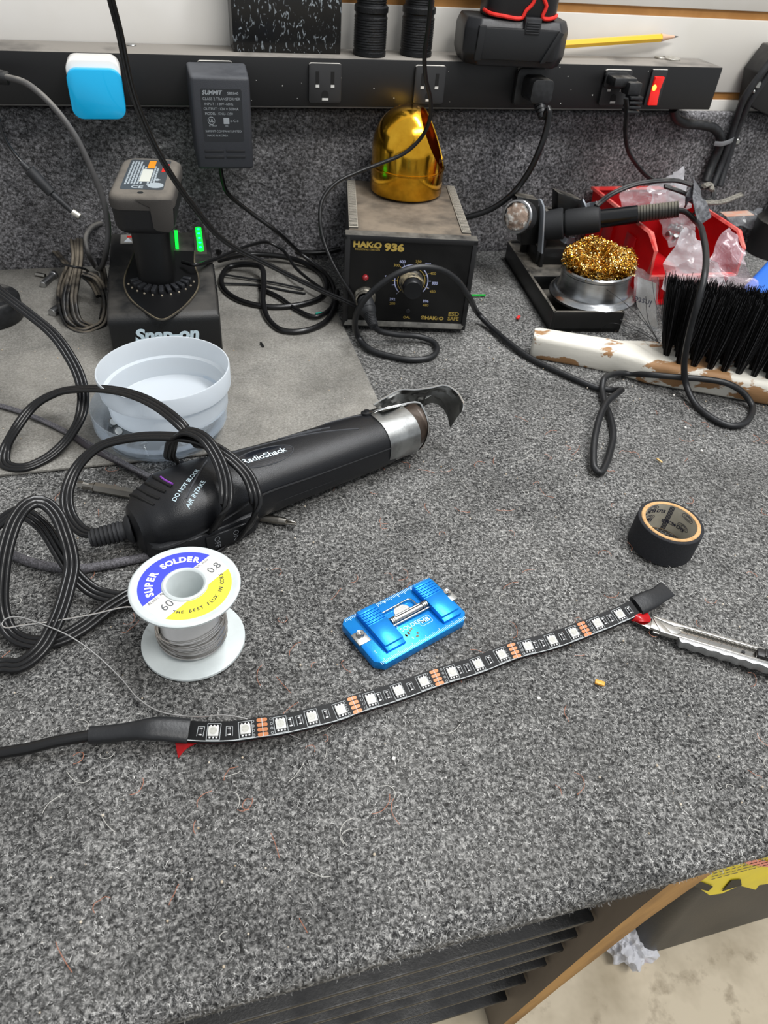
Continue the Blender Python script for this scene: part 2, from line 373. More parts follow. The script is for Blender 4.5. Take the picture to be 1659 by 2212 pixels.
Vb, Fb = pile(60000, (-140, 700), (0, 152), 0, 2.8, .3, 4)
Vb = np.stack([Vb[:, 0], 803.9-Vb[:, 2], Vb[:, 1]], 1)
o = np_mesh('backboard_pile', Vb, Fb, PILEB, wb); o['kind'] = 'stuff'

# ------------------------------------------------------------------ grey mat
MATM = carpet_mat('worn_grey_mat', '#6a6863', '#807e79', '#9b9993', 700, '#8c8880', .5, .35)
b = B(); b.box(-420, 156, 455, 803, .3, 2.6, .8)
tag(b.build('work_mat', MATM, loc=(-130, 630, 0)), 'thin grey worn mat lying on the carpet at the back left of the bench', 'mat')
ZM = 2.6

# ================================================================== POWER STRIP
STRIPM = mat('painted_black_metal', '#121213', .45, dust='#86817a', dlo=.2, dhi=.5, dscale=14, bump=.06, bscale=700)
YS, ZS0, ZS1 = 771.7, 162.5, 203.3
ps = thing('power_strip', 'long black metal bench power strip screwed to the wall', 'power strip', (210, 795, ZS0))
b = B(); b.box(-230, 594.5, YS, 817.6, ZS0, ZS1, 1.2); b.build('housing', STRIPM, ps)
SPK = mat('white_paint_specks', '#c9c8c4', .7)
b = B()
for i in range(26):
    x = random.uniform(60, 590); z = random.uniform(ZS0+3, ZS1-3)
    b.cyl((x, YS, z), (x, YS-.12, z), random.uniform(.2, .6), seg=7)
b.build('paint_speck', SPK, ps, kind='stuff')
OUTM = mat('outlet_plastic', '#252526', .45, dust='#c9c5bd', dlo=.1, dhi=.4, dscale=50)
DARK = mat('deep_black', '#060606', .6)
def outlet(cx, cz=183):
    T = Matrix.Translation((cx, YS, cz)); b = B(T); b.prism(rrect(31, 33, 2.5), 0, 3.2, T=frame((0, 0, 0), X, Z), bev=.7)
    o = b.build('outlet', OUTM, ps); o['label'] = 'three-prong outlet'
    b = B(T)
    for x in (-7.5, 7.0): b.box(x-1.6, x+1.6, -3.5, -3, -1.5, 10)
    b.prism([(3.3*math.cos(a), 3.3*math.sin(a)) for a in np.linspace(0, PI, 9)]+[(-3.3, -4), (3.3, -4)], 3.0, 3.5, T=frame((0, 0, -9), X, Z))
    b.build('slot', DARK, o)
    b = B(T)
    for x in (-7.5, 7.0): b.box(x-1.7, x+1.7, -3.7, -3.2, -3.2, -1)
    b.box(-3, 3, -3.7, -3.2, -14.2, -12.2, .1); b.build('worn_slot_edge', SPK, o)
for cx in (-43, 62, 162.5, 266, 372, 470): outlet(cx)
# rocker switch
RED = mat('lit_red_rocker', '#e01a14', .25, emit='#ff1a10', estr=.12, coat=.4)
b = B(Matrix.Translation((518, YS, 183.5))); b.box(-9, 9, -2.5, 0, -17, 17, 1); sw = b.build('rocker_switch', OUTM, ps)
b = B(Matrix.Translation((518, YS, 181.5))); b.prism([(-.1, -14), (5, -14), (3, 0), (5.5, 12.5), (-.1, 13)], -5.5, 5.5, T=frame((0, 0, 0), -Y, Z), bev=.5); b.build('rocker', RED, sw)
b = B(Matrix.Translation((515, YS-4, 184))); b.sphere((0, 0, 0), 2.6, sz=(.9, .5, 1.1)); b.build('neon_lamp', mat('neon', '#ffb050', .3, emit='#ff9a30', estr=3), sw)
b = B(); b.cyl((-8, 806, ZS1), (-8, 806, ZS1+1), 4.5, seg=16, bev=.4); b.build('mounting_screw', STEEL, ps)

# blue and white USB charger
BLU = mat('bright_blue_plastic', '#05a6da', .3, coat=.3); WPL = mat('white_plastic', '#e4e2de', .35, coat=.2)
uc = thing('usb_wall_charger', 'bright blue and white square wall charger in the leftmost outlet', 'charger', (-41, 752, 160))
b = B(); b.prism(rrect(43, 42, 8), 0, 25, T=frame((-41, 767.5, 182.5), X, Z), bev=1.4); b.build('body', WPL, uc)
b = B(); b.prism(rrect(43.8, 38, 8.3), 14, 31, T=frame((-41, 767.5, 178.5), X, Z), bev=2.4); b.build('front_cover', BLU, uc, label='bright blue front cover')

# black transformer
TRM = mat('charcoal_plastic', '#2f3136', .5, dust='#5a5c60', dlo=.3, dhi=.8, bump=.35, bscale=1800)
T = Matrix.Translation((62.5, 768, 120)) @ rotm(rz=-.02)
tr = thing('plug_in_transformer', 'charcoal plug-in transformer with a white-printed label, hanging from an outlet', 'transformer', (62.5, 768, 120))
b = B(T)
bm = bmesh.new(); bmesh.ops.create_cube(bm, size=1)
for v in bm.verts:
    fr = v.co.y < 0; top = v.co.z > 0
    v.co = Vector((v.co.x*(50 if fr else 53), -44 if fr else 0, (76 if fr else 79) if top else (1 if fr else 8)))
bmesh.ops.bevel(bm, geom=bm.edges[:], offset=3, segments=3, profile=.5, affect='EDGES'); b.bm(bm); b.build('body', TRM, tr)
b = B(T); b.prism(rrect(35, 42, 1.5), 0, .25, T=frame((0, -43.9, 46), X, Z)); b.build('label_plate', mat('label_black', '#232528', .4), tr)
b = B(T)
def tl(s_, x, z, sz, **k): b.text(s_, sz, frame((x, -44.35, z), X, Z), **k)
tl('SUMMIT', -8, 64, 4.6, shear=.25, bold=.03); tl('SBE840', 10, 63.5, 3.2)
tl('CLASS 2 TRANSFORMER', 0, 59.2, 3.0); tl('INPUT : 120V~60Hz', -2.4, 55.2, 2.9); tl('OUTPUT : 12V = 500mA', -.8, 51.4, 2.9)
tl('MODEL : KNU-1250', -3, 47.6, 2.8); tl('UL', -10, 42, 3.6, bold=.02); tl('o-C-o', 10, 42, 3); tl('E198424', -9, 38, 1.9); tl('SBE', 3, 38, 1.9)
tl('SUMMIT COMPANY LIMITED', 0, 33.5, 2.5); tl('MADE IN KOREA', -5.5, 30, 2.4)
b.tube([Vector((-10+3*math.cos(a), -44.3, 42+3*math.sin(a))) for a in np.linspace(0, 2*PI, 20)], .2, 4)
b.prism(rrect(5, 5, .4), 0, .1, T=frame((3, -44.25, 42), X, Z))
b.build('printed_text', GRYP, tr)
b = B(T)
for x in (-9.5, 9.5):
    for z in (17, 12): b.box(x-8.5, x+8.5, -44.4, -43.5, z-1, z+1.2, .3)
b.build('grip_groove', mat('groove_dark', '#1b1c1f', .6), tr)
b = B(); b.tube(path([(476, 362, 'y', 745), (480, 385, 'y', 748), (490, 415, 'y', 752), (540, 458, 'y', 757), (600, 502, 'y', 755), (650, 548, 20), (700, 588, 8), (722, 628, 6), (712, 668, 6), (680, 684, 6), (640, 668, 5.5), (600, 640, 5.5), (560, 622, 5.5)]), 2.1)
b.build('cord', VINYL, tr)

# two flashlights on the strip
KN = mat('knurled_black_metal', '#17181a', .3, .5, bump=.9, bscale=1400)
def flashlight(cx, cy, label):
    t = thing('flashlight', label, 'flashlight', (cx, cy, ZS1), 'black flashlights standing on the power strip')
    T = Matrix.Translation((cx, cy, ZS1))
    pr = [(14.4, 0), (15.6, .8), (15.6, 4), (14.9, 4.5), (14.9, 6), (15.5, 6.5)]
    for k in range(11): z = 7+k*2.1; pr += [(15.5, z), (15.0, z+.9), (15.5, z+1.4)]
    pr += [(15.5, 31), (14.6, 32), (14.6, 34), (15.8, 35), (15.8, 39), (15, 40), (13.8, 40.5)]
    b = B(T); b.lathe(pr, 48, capb=True, capt=True); b.build('head', KN, t)
    pr = [(13.8, 40)]
    for k in range(40): z = 41+k*1.9; pr += [(13.8, z), (13.4, z+.7), (13.8, z+1.3)]
    b = B(T); b.lathe(pr, 48, capt=True, capb=True); b.build('barrel', KN, t)
    b = B(T); b.prism(rrect(9, 12, 3), 13.2, 14.3, T=frame((0, 0, 54), X, Z), bev=.4); b.build('switch_pad', RUB, t)
flashlight(209.5, 790, 'left one of two black knurled flashlights, standing beside the speckled black box')
flashlight(257.5, 795, 'right one of two black knurled flashlights, standing behind the hanging cord')

# speckled black box
b = B(); b.box(81, 181, 788, 815, ZS1+.1, 318, .8)
m_ = bpy.data.materials.new('paint_flecked_black'); m_.use_nodes = True; nt = m_.node_tree; bs = nt.nodes['Principled BSDF']; bs.inputs['Roughness'].default_value = .22
tc = nt.nodes.new('ShaderNodeTexCoord'); mp = nt.nodes.new('ShaderNodeMapping'); mp.inputs['Scale'].default_value = (1, 1, .45); mp.inputs['Rotation'].default_value = (0, .5, 0)
nn = nt.nodes.new('ShaderNodeTexNoise'); nn.inputs['Scale'].default_value = 330; nn.inputs['Detail'].default_value = 3; nn.inputs['Distortion'].default_value = 1.2
cr = nt.nodes.new('ShaderNodeValToRGB'); cr.color_ramp.elements[0].position = .6; cr.color_ramp.elements[0].color = lin('#0c0d0e'); cr.color_ramp.elements[1].position = .68; cr.color_ramp.elements[1].color = lin('#8d959b')
nt.links.new(tc.outputs['Object'], mp.inputs[0]); nt.links.new(mp.outputs[0], nn.inputs['Vector']); nt.links.new(nn.outputs['Fac'], cr.inputs[0]); nt.links.new(cr.outputs[0], bs.inputs['Base Color'])
tag(b.build('storage_box', m_, loc=(131, 800, ZS1)), 'glossy black box flecked with white, standing on the power strip', 'box')

# tool battery with red trim
bt = thing('cordless_tool', 'black and red cordless tool standing on its battery on the power strip', 'power tool', (345, 775, ZS1))
Tb = Matrix.Translation((345, 768, ZS1+.2)) @ rotm(rz=-.12)
b = B(Tb)
bm = bmesh.new(); outl = [(-51, -12), (-40, -24), (40, -24), (51, -10), (51, 26), (-51, 26)]
for (x, y) in outl: bm.verts.new((x*.93, y*.9, 0))
for (x, y) in outl: bm.verts.new((x, y, 9))
for (x, y) in outl: bm.verts.new((x, y, 30))
for (x, y) in outl: bm.verts.new((x*.94, y*.86+1, 38))
bm.verts.ensure_lookup_table(); n = 6
for k in range(3):
    for i in range(n): bm.faces.new([bm.verts[k*n+i], bm.verts[k*n+(i+1) % n], bm.verts[(k+1)*n+(i+1) % n], bm.verts[(k+1)*n+i]])
bm.faces.new([bm.verts[i] for i in range(n)][::-1]); bm.faces.new([bm.verts[3*n+i] for i in range(n)])
bmesh.ops.recalc_face_normals(bm, faces=bm.faces); bmesh.ops.bevel(bm, geom=bm.edges[:], offset=1.6, segments=2, profile=.5, affect='EDGES'); b.bm(bm)
b.build('battery', mat('satin_black_plastic', '#1c1d20', .36, bump=.3, bscale=1600), bt)
b = B(Tb); b.box(-36, 36, -25.5, -20, 6, 32, 1.5)
b.prism([(22, 5), (27, 5), (41, 30), (36, 32)], 24, 27.5, T=frame((0, 0, 0), X, Z), bev=.6); b.prism([(-42, 5), (-36, 5), (-34, 33), (-41, 33)], 22, 27, T=frame((0, 0, 0), X, Z), bev=.8)
b.build('battery_front_plate', BLK, bt)
b = B(Tb); b.prism(rrect(70, 44, 15), 38, 110, T=Matrix.Translation((2, 2, 0)), bev=2); b.build('tool_body', BLK, bt)
REDP = mat('red_trim', '#d8281f', .4)
b = B(Tb); b.tube(spline([(-34, -8, 43), (-30, -17, 41.5), (-20, -20.5, 40.5), (0, -20.8, 40), (2, -20.8, 45), (8, -20.8, 52), (9, -20.8, 75)], 2), 1.7, 8)
b.tube(spline([(36, -10, 42), (32, -17, 41), (24, -20.8, 40), (19, -20.8, 41), (21, -20.8, 50), (17, -20.8, 56), (16, -20.8, 75)], 2), 1.7, 8); b.build('trim_line', REDP, bt, label='red trim')
b = B(Tb); b.box(2, 18, -26, -19, 27, 41, 1.5)
for k in range(5): b.box(3.5, 16.5, -27, -25, 28.5+k*2, 29.5+k*2, .3)
b.build('release_button', RUB, bt)

# pencil leaning on the wall, coins
YEL = mat('pencil_yellow', '#e3b32a', .35, coat=.3); WOODT = mat('pencil_wood', '#c9a48a', .8); LEAD = mat('graphite', '#4c4a48', .4, .4)
pc = thing('pencil', 'yellow wooden pencil lying against the white wall behind the red and black tool', 'pencil', (480, 806, ZS1+10))
p0, p1 = aty(1170, 99, 800), aty(1465, 79, 811); d = (p1-p0).normalized(); Tp = frame(p0, d, Z); L = (p1-p0).length
Q = lambda u: p0+d*u
def hexcone(b, a, c, r0, r1, seg=6): b.cyl(Q(a), Q(c), r0, r1, seg=seg)
b = B(); hexcone(b, -40, L-22, 3.9, 3.9); b.build('barrel', YEL, pc, angle=20)
b = B(); hexcone(b, L-22, L-5, 3.8, 1.1, 12); b.build('sharpened_wood', WOODT, pc); b = B(); hexcone(b, L-5, L, 1.1, .3, 12); b.build('lead', LEAD, pc)
def coin(px, py, r, label, zt=0):
    c = at(px, py, ZS1+zt); c.y = min(c.y, 817-r-.4); b = B(); b.cyl((c.x, c.y, ZS1+.05+zt), (c.x, c.y, ZS1+1.7+zt), r, seg=36, bev=.3)
    tag(b.build('coin', mat('dusty_silver_coin', '#a29d93', .4, .7, color2='#c9c6be', nscale=300), loc=(c.x, c.y, ZS1+zt)), label, 'coin', 'coins on the power strip')
coin(1449, 128, 9.5, 'silver coin lying flat on the right part of the power strip')
coin(1425, 126, 6, 'small dusty coin left of the larger silver coin on the strip')

# ================================================================== PLUGS AND CORDS ON THE STRIP
def plugcord(name, label, T, body, sec, pts, cat='power cord'):
    t = thing(name, label, cat, tuple(T.translation)); b = B(T)
    body(b); b.build('plug', RUBD, t); return t
T = Matrix.Translation((372, YS, 183))
def pb(b):
    b.prism(rrect(32, 33, 5), 0, 6, T=frame((0, 0, 0), X, Z), bev=1); b.prism(rrect(23, 21, 5), 5, 30, T=frame((2, 0, 1), X, Z), bev=3)
    for k in range(5): b.cyl((3+k*.6, -22-k*2.4, -8-k*2.6), (3.4+k*.6, -23.6-k*2.4, -9.8-k*2.6), 6-k*.3, seg=20)
    b.cyl((3, -18, -2), (6, -34, -21), 4.4, seg=16)
t = plugcord('station_power_cord', 'thick black cord arching from a moulded plug to the soldering station back', T, pb, None, None)
s0 = Vector((378, YS-34, 162))
b = B(); b.tube(spline([s0, P((1186, 235, 'y', 733)), P((1180, 280, 'y', 731)), P((1165, 325, 'y', 730)), P((1140, 375, 'y', 733)), P((1105, 420, 'y', 738)), P((1060, 452, 'y', 745)), P((1010, 469, 'y', 752)), P((970, 476, 'y', 758))]), 3.1, 14); b.build('cord', VINYL, t)
T = Matrix.Translation((468, YS, 184))
def pb2(b):
    b.prism(rrect(27, 14, 3), 0, 5, T=frame((0, 0, 6), X, Z), bev=1)
    b.box(-12, 14, -22, -3, 3, 12, 2.5, T=rotm(rz=0)); b.box(2, 17, -28, -12, -3, 9, 2)
    for k in range(4): b.box(5, 20-k*.3, -31-k*.3, -19, -6-k*4.2, -3-k*4.2, 1)
t = plugcord('lamp_cord', 'flat black two-wire cord hanging from the rightmost plug', T, pb2, None, None)
b = B(); b.sweep(path([(1352, 212, 'y', 742), (1354, 240, 'y', 744), (1351, 285, 'y', 748), (1357, 325, 'y', 752), (1375, 355, 'y', 752), (1400, 382, 'y', 748), (1440, 403, 'y', 742), (1480, 425, 'y', 735), (1512, 445, 'y', 725), (1500, 460, 'y', 715)]), FLAT2, up=(1, .3, 0)); b.build('cord', RUBD, t)

# taped bundle of flat cord over the red bin
bd = thing('taped_cord_bundle', 'folded flat black cord held by black tape above the red bin', 'cord', (560, 700, 80))
b = B(); b.sweep(path([(1288, 445, 88), (1320, 420, 95), (1370, 399, 104), (1420, 391, 108), (1465, 391, 108), (1500, 402, 104), (1540, 409, 98), (1538, 430, 92), (1505, 430, 96), (1470, 414, 104), (1435, 402, 108)]), FLAT2, up=(0, -.4, 1)); b.build('cord', RUBD, bd)
b = B(); b.sweep(path([(1510, 438, 100), (1560, 436, 92), (1602, 420, 96)]), FLAT2, up=(0, -.4, 1))
b.sweep(path([(1520, 402, 106), (1536, 399, 104), (1538, 412, 100)]), FLAT2, up=(0, -.4, 1)); b.build('dusty_cord_end', mat('dusty_cord', '#7f7b72', .8, color2='#55524c', nscale=300), bd)
b = B(); b.sweep(path([(1505, 398, 112), (1510, 430, 113), (1516, 455, 105), (1523, 478, 96)], 4), rrect(16, 1.2, .5, 2), up=(0, -1, .6)); b.sweep(path([(1503, 405, 108), (1490, 425, 106), (1483, 440, 96)], 4), rrect(10, 2, .5, 2), up=(0, -1, .6))
b.build('tape', mat('dusty_black_tape', '#3c3d40', .7, color2='#6b6c70', nscale=260, bump=.6, bscale=700), bd)

# heavy cables at right, with clamp
hc = thing('clamped_cable', 'thick black cable from under the power strip, bending down at right', 'cable', (560, 800, 120))
b = B(); b.tube(path([(1455, 236, 'y', 790), (1460, 254, 'y', 792), (1480, 266, 'y', 793), (1515, 270, 'y', 794), (1542, 277, 'y', 795), (1556, 297, 'y', 796), (1551, 325, 'y', 797), (1538, 355, 'y', 796), (1524, 392, 'y', 790)]), 5.2, 16); b.build('cord', RUBD, hc)
hc2 = thing('wall_cable', 'thick twin black cable running down the wall from the right edge', 'cable', (640, 800, 150))
b = B()
for dx in (0, 14): b.tube(path([(1668+dx*.4, 130+dx, 'y', 785), (1640+dx, 165+dx*.4, 'y', 786), (1606+dx, 215+dx*.3, 'y', 790), (1588+dx*.8, 265, 'y', 796), (1574+dx*.6, 310, 'y', 797), (1556+dx*.8, 360, 'y', 795), (1540+dx, 402, 'y', 788)]), 3.9, 12)
b.build('cord', RUB, hc2)
cl = thing('cable_clamp', 'small grey clamp screwed to the carpet around the thick cables', 'clamp', (575, 798, 130))
b = B(); b.sweep(path([(1543, 310, 'y', 788), (1558, 311, 'y', 785), (1580, 304, 'y', 790), (1586, 298, 'y', 799)], 2), rrect(5, 1, .4, 2), up=(0, -1, 0)); b.build('strap', mat('grey_strap', '#6f7072', .5), cl)
c = aty(1591, 305, 803); b = B(); b.cyl(c, c+Vector((0, -3, 0)), 4.6, 3.4, seg=20, bev=.8); b.build('screw', STEEL, cl)
# black bracket at the right edge
br = thing('wall_bracket', 'black metal bracket screwed to the wall at the right edge', 'bracket', (670, 790, 170))
b = B(); pts = [(1605, 222), (1618, 150), (1659, 95), (1759, 95), (1759, 290), (1660, 250), (1622, 232)]
pp = [aty(x, y, 802) for x, y in pts]; b.prism([(v.x, v.z) for v in pp], -812, -786, T=frame((0, 0, 0), X, Z), bev=1.5)
b.build('plate', BLKD, br)
for q in ((1637, 183), (1628, 197)):
    c = aty(*q, 786); b = B(); b.cyl(c, c+Vector((0, -1.6, 0)), 3.6 if q[0] == 1637 else 1.6, seg=18, bev=.5); b.build('screw', STEEL, br)

# ================================================================== SOLDERING STATION
TH = Matrix.Translation((154, 634, 1.5)) @ rotm(rz=-.215); THi = TH.inverted(); _C = Vector((0, 0, CAMH))
def onp(px, py, T, ax, val):
    """pixel -> local coordinates on the local plane axis=val"""
    Ti = T.inverted(); o = Ti @ _C; d = Ti.to_3x3() @ _ray(px, py); t = (val-o[ax])/d[ax]; return o+t*d
hk = thing('soldering_station', 'black soldering station with temperature dial and gold lettering', 'soldering station', (220, 700, 1.5))
CASE = mat('dusty_case', '#1d1c1c', .5, dust='#7b6f60', dlo=.28, dhi=.62, dscale=22, bump=.2, bscale=900)
b = B(TH); b.box(3, 117, 8, 158, 5, 89, 2); b.build('case', CASE, hk)
b = B(TH)      # bezel frame with a sunken panel
for a in ((0, 120, 86.5, 91.5), (0, 120, 2.5, 5)): b.box(a[0], a[1], 0, 12, a[2], a[3], .8)
for a in ((0, 5), (115.5, 120)): b.box(a[0], a[1], 0, 12, 3, 91, .8)
b.build('front_bezel', BLKD, hk)
b = B(TH); b.prism([(0, 0), (2.2, 5), (117.8, 5), (115, 0)], 0, 1.2, T=Matrix.Translation((1, 0, 4.2)) @ frame((0, 0, 0), X, Vector((0, .35, 1))), bev=.2)
b.build('worn_lower_edge', mat('worn_grey_edge', '#77756f', .5, color2='#4a4946', nscale=80), hk)
PANEL = mat('black_front_panel', '#090909', .35, color2='#141414', nscale=30, bump=.03, bscale=300)
b = B(TH); b.box(4, 116.5, 2, 9, 5, 88); fp = b.build('front_panel', PANEL, hk)
PF = 1.85
def hl(cx, cy): v = onp(720+cx/4.88, 440+cy/4.88, TH, 1, 2); return v.x, v.z
def ht(b, s_, cx, cy, sz, dx=0, dz=0, **k): x, z = hl(cx, cy); b.text(s_, sz, frame((x+dx, PF, z+dz), X, Z), **k)
b = B(TH); ht(b, 'HAK', 312, 432, 7.4, sx=1.15, bold=.05); ht(b, 'O', 472, 442, 7.4, sx=1.1, bold=.05); ht(b, '936', 643, 465, 9.4, sx=1.25, bold=.05); ht(b, 'SOLDERING STATION', 360, 484, 2.3, sx=1.0)
ht(b, '«', 425, 436, 8.5, bold=.0); ht(b, 'HAK', 1025, 1206, 4.8, sx=1.15, bold=.05); ht(b, 'O', 1137, 1212, 4.8, sx=1.1, bold=.05); ht(b, '«', 1097, 1208, 5)
ht(b, 'ESD', 1268, 1166, 5.6, sx=1.1, bold=.03); ht(b, 'SAFE', 1262, 1214, 5.4, sx=.95, bold=.03)
x, z = hl(942, 1200); b.tube([Vector((x+1.9*math.cos(a), PF, z+1.9*math.sin(a))) for a in np.linspace(PI/2, 2.5*PI, 6)], .3, 4); b.cyl((x, PF, z), (x, PF-.1, z), .7, seg=8)
for s_, cx, cy in (('300', 668, 650), ('350', 898, 611), ('400', 1052, 736), ('450', 1046, 927), ('480', 972, 1070), ('200', 622, 1052)): ht(b, s_, cx, cy, 3.7)
ht(b, 'OAL', 773, 1198, 3.5); b.build('gold_lettering', GOLDP, fp, label='gold lettering')
b = B(TH)
for s_, cx, cy in (('600', 730, 612), ('700', 998, 642), ('800', 1070, 840), ('896', 974, 1028), ('392', 622, 1008), ('500', 572, 772)): ht(b, s_, cx, cy, 3.7, bold=.015)
kx, kz = hl(822, 815)
def arc(b, r, a0, a1, w):
    n = 24; vs = []
    for i in range(n+1):
        a = math.radians(a0+(a1-a0)*i/n)
        for rr in (r-w/2, r+w/2): vs.append((kx+rr*math.cos(a), PF, kz+rr*math.sin(a)))
    b.add(vs, [(2*i, 2*i+1, 2*i+3, 2*i+2) for i in range(n)])
def tick(b, r0, r1, a, w=.45):
    a = math.radians(a); c, s_ = math.cos(a), math.sin(a); b.add([(kx+r*c-q*s_, PF, kz+r*s_+q*c) for r in (r0, r1) for q in (-w/2, w/2)], [(0, 1, 3, 2)])
arc(b, 15.6, -40, 226, .8)
for a in (226, 170, 118, 62, 2, 195, -20): tick(b, 15.5, 18.5, a)
b.build('white_dial_print', mat('pale_blue_print', '#b9c0e6', .5), fp, label='white dial scale')
b = B(TH); arc(b, 12.9, -40, 226, .5)
for a in (226, 180, 130, 76, 27, -22): tick(b, 13, 18, a, .35)
b.build('gold_dial_print', GOLDP, fp)
b = B(TH); b.lathe([(11.3, 0), (11.3, 3), (10, 4.5), (9.6, 12), (0, 12)], 40, T=frame((kx, 2, kz), X, Z)); b.lathe([(9.8, 11.5), (10.2, 12.2), (9.8, 13)], 40, T=frame((kx, 2, kz), X, Z)); kn = b.build('dial_knob', mat('dusty_knob', '#2a2824', .45, color2='#93886f', nscale=140, lo=.45, hi=.6), fp)
b = B(TH); b.lathe([(9, 12), (8.8, 20), (8.2, 21), (0, 21)], 40, T=frame((kx, 2, kz), X, Z)); b.build('knob_cap', BLK, kn)
x, z = hl(338, 777); b = B(TH); b.sphere((x, 1.5, z), 3.1); b.build('indicator_lamp', mat('red_lens', '#8c1c22', .15, coat=.8), fp)
x, z = hl(785, 1130); b = B(TH); b.cyl((x, 2, z), (x, 1, z), 2.3, seg=20, bev=.4); b.build('calibration_plug', RUB, fp)
cx_, cz_ = hl(330, 985)
b = B(TH); b.lathe([(10.5, 0), (10.5, 2), (9.4, 2.5), (9.4, 3.5), (9.8, 4), (9, 4.6), (8.8, 7), (7.5, 7.4)], 36, T=frame((cx_, 2, cz_), X, Z)); b.build('socket_ring', mat('worn_metal_ring', '#55524c', .35, .7, color2='#9b968a', nscale=160), fp)
VM = mat('dusty_vent', '#4d4a45', .7, dust='#a09a8e', dlo=.1, dhi=.3)
for x0 in (3.5, 108):
    b = B(TH); b.box(x0, x0+8.5, 22, 150, 88.5, 90.4, .5)
    for k in range(42): b.box(x0+.6, x0+7.9, 24+k*3, 25.4+k*3, 90.2, 91.2, .2)
    b.build('vent_strip', VM, hk)
for x0 in (8, 98):
    for y0 in (6, 135): b = B(TH); b.box(x0, x0+14, y0, y0+14, -1, 6, 1); b.build('foot', RUB, hk)

# gold dome on the station
GOLD = mat('polished_gold', '#f0b838', .15, 1, color2='#dca02a', nscale=40, bump=.12, bscale=120)
GOLDI = mat('gold_inside', '#8a5a12', .4, .8)
dm = thing('tip_cleaner_dome', 'shiny gold dome-shaped tip cleaner cover with slanted opening on the station', 'tip cleaner', (243, 746, 92.5))
c0 = Vector((243, 746, 92.5)); bm = bmesh.new(); seg = 64; prof = [(36.2, 24)]+[(36.5*math.cos(a)**.86, 26+13+39*math.sin(a)) if a > 0 else (36.5, 39) for a in np.linspace(0, PI/2-.02, 22)]
rings = []
for r, z in prof: rings.append([bm.verts.new((r*math.cos(2*PI*i/seg), r*math.sin(2*PI*i/seg), z)) for i in range(seg)])
for j in range(len(rings)-1):
    for i in range(seg): bm.faces.new((rings[j][i], rings[j][(i+1) % seg], rings[j+1][(i+1) % seg], rings[j+1][i]))
bm.faces.new(rings[-1])
nrm = Vector((.80, -.36, .46)).normalized()
bmesh.ops.bisect_plane(bm, geom=bm.verts[:]+bm.edges[:]+bm.faces[:], plane_co=Vector((0, 0, 44))+nrm*23, plane_no=nrm, clear_outer=True)
bmesh.ops.recalc_face_normals(bm, faces=bm.faces)
r = bmesh.ops.solidify(bm, geom=bm.faces[:], thickness=1.1)
b = B(Matrix.Translation(c0)); b.bm(bm); b.build('dome', GOLD, dm, angle=50)
b = B(Matrix.Translation(c0)); b.lathe([(30, 0), (35.6, .2), (36.6, 1.5), (36.6, 22.5), (37.3, 23.3), (37.3, 24.3), (35, 24.6), (35, 3), (0, 3)], 72); b.build('base_cup', GOLD, dm)
b = B(Matrix.Translation(c0))
for i, ch in enumerate('HAKKO'):
    a = math.radians(-50+i*7.5); p_ = Vector((36.9*math.cos(a), 36.9*math.sin(a), 36)); b.text(ch, 6, frame(p_, Vector((-math.sin(a), math.cos(a), 0)), Z), bold=.04)
b.build('printed_text', mat('dark_print', '#3a2a12', .5), dm)

# ================================================================== BATTERY CHARGER
TC = Matrix.Translation((-56, 602, ZM)) @ rotm(rz=-.035)
ch = thing('battery_charger', 'black battery charger with green charge lights, under the battery', 'battery charger', (-10, 680, ZM))
CHM = mat('charger_plastic', '#151617', .4, dust='#5e5a54', dlo=.42, dhi=.95, dscale=18, bump=.35, bscale=1500)
b = B(TC); b.prism([(0, 0), (-1, 36), (3, 41), (150, 53), (156, 48), (158, 0)], 0, 93, T=frame((0, 0, 0), Y, Z), bev=3); b.build('body', CHM, ch)
slope = math.atan(12/147)
Tt = TC @ Matrix.Translation((0, 0, 41-3*math.tan(slope))) @ rotm(rx=slope)      # the sloping top
def ctop(px, py, z=0): return onp(px, py, Tt, 2, z)
well = [ctop(x, y) for x, y in ((293, 540), (281, 570), (270, 600), (269, 620), (280, 645), (305, 668), (350, 693), (385, 675), (412, 650), (428, 625), (429, 600), (421, 575), (421, 545))]
wl = [(p.x, p.y) for p in spline(well, 3)]
b = B(Tt); b.prism(wl, -1, .9); b.build('battery_well', mat('well_black', '#0e0e0f', .35), ch)
b = B(Tt); b.tube([Vector((x, y, .8)) for x, y in wl], 1.0, 6); b.build('well_rim', mat('dusty_rim', '#24221f', .6, dust='#6b614c', dlo=.3, dhi=.7), ch)
wc = ctop(348, 590)
b = B(Tt); b2 = B(Tt)
for k in range(11):
    a = math.radians(-158+k*13.6); c, s_ = math.cos(a), math.sin(a); o_ = Vector((wc.x, wc.y-8, 0)); R0, R1 = 20.5, 31-abs(k-5)*.6
    T = frame(o_, (c, s_, 0), Z); b.box(R0, R1, .3, 4.5, -1.9, 1.9, .6, T=T @ Matrix.Identity(4)); b2.sphere((R1+2.2, 1.0, 0), 1.0, T=T, seg=8)
b.build('cooling_rib', mat('rib_plastic', '#26272a', .3), ch); b2.build('rib_dust_spot', mat('tan_dust', '#8d8474', .9), ch)
for x0 in (92, -.8):
    b = B(TC)
    for k in range(9): b.box(x0, x0+1.8, 42+k*6, 45+k*6, 22, 44, .4)
    b.build('vent_row', DARK, ch)
g = ctop(431, 518)
b = B(Tt); b.box(g.x-5.5, g.x+5.5, g.y-30, g.y+30, -.5, .6, .3); b.build('light_window', mat('smoky_window', '#3a3c34', .3), ch)
GRN = mat('green_led', '#10c030', .3, emit='#08e030', estr=1.6); GRC = mat('green_led_core', '#20e8a0', .3, emit='#10f0a0', estr=2.2)
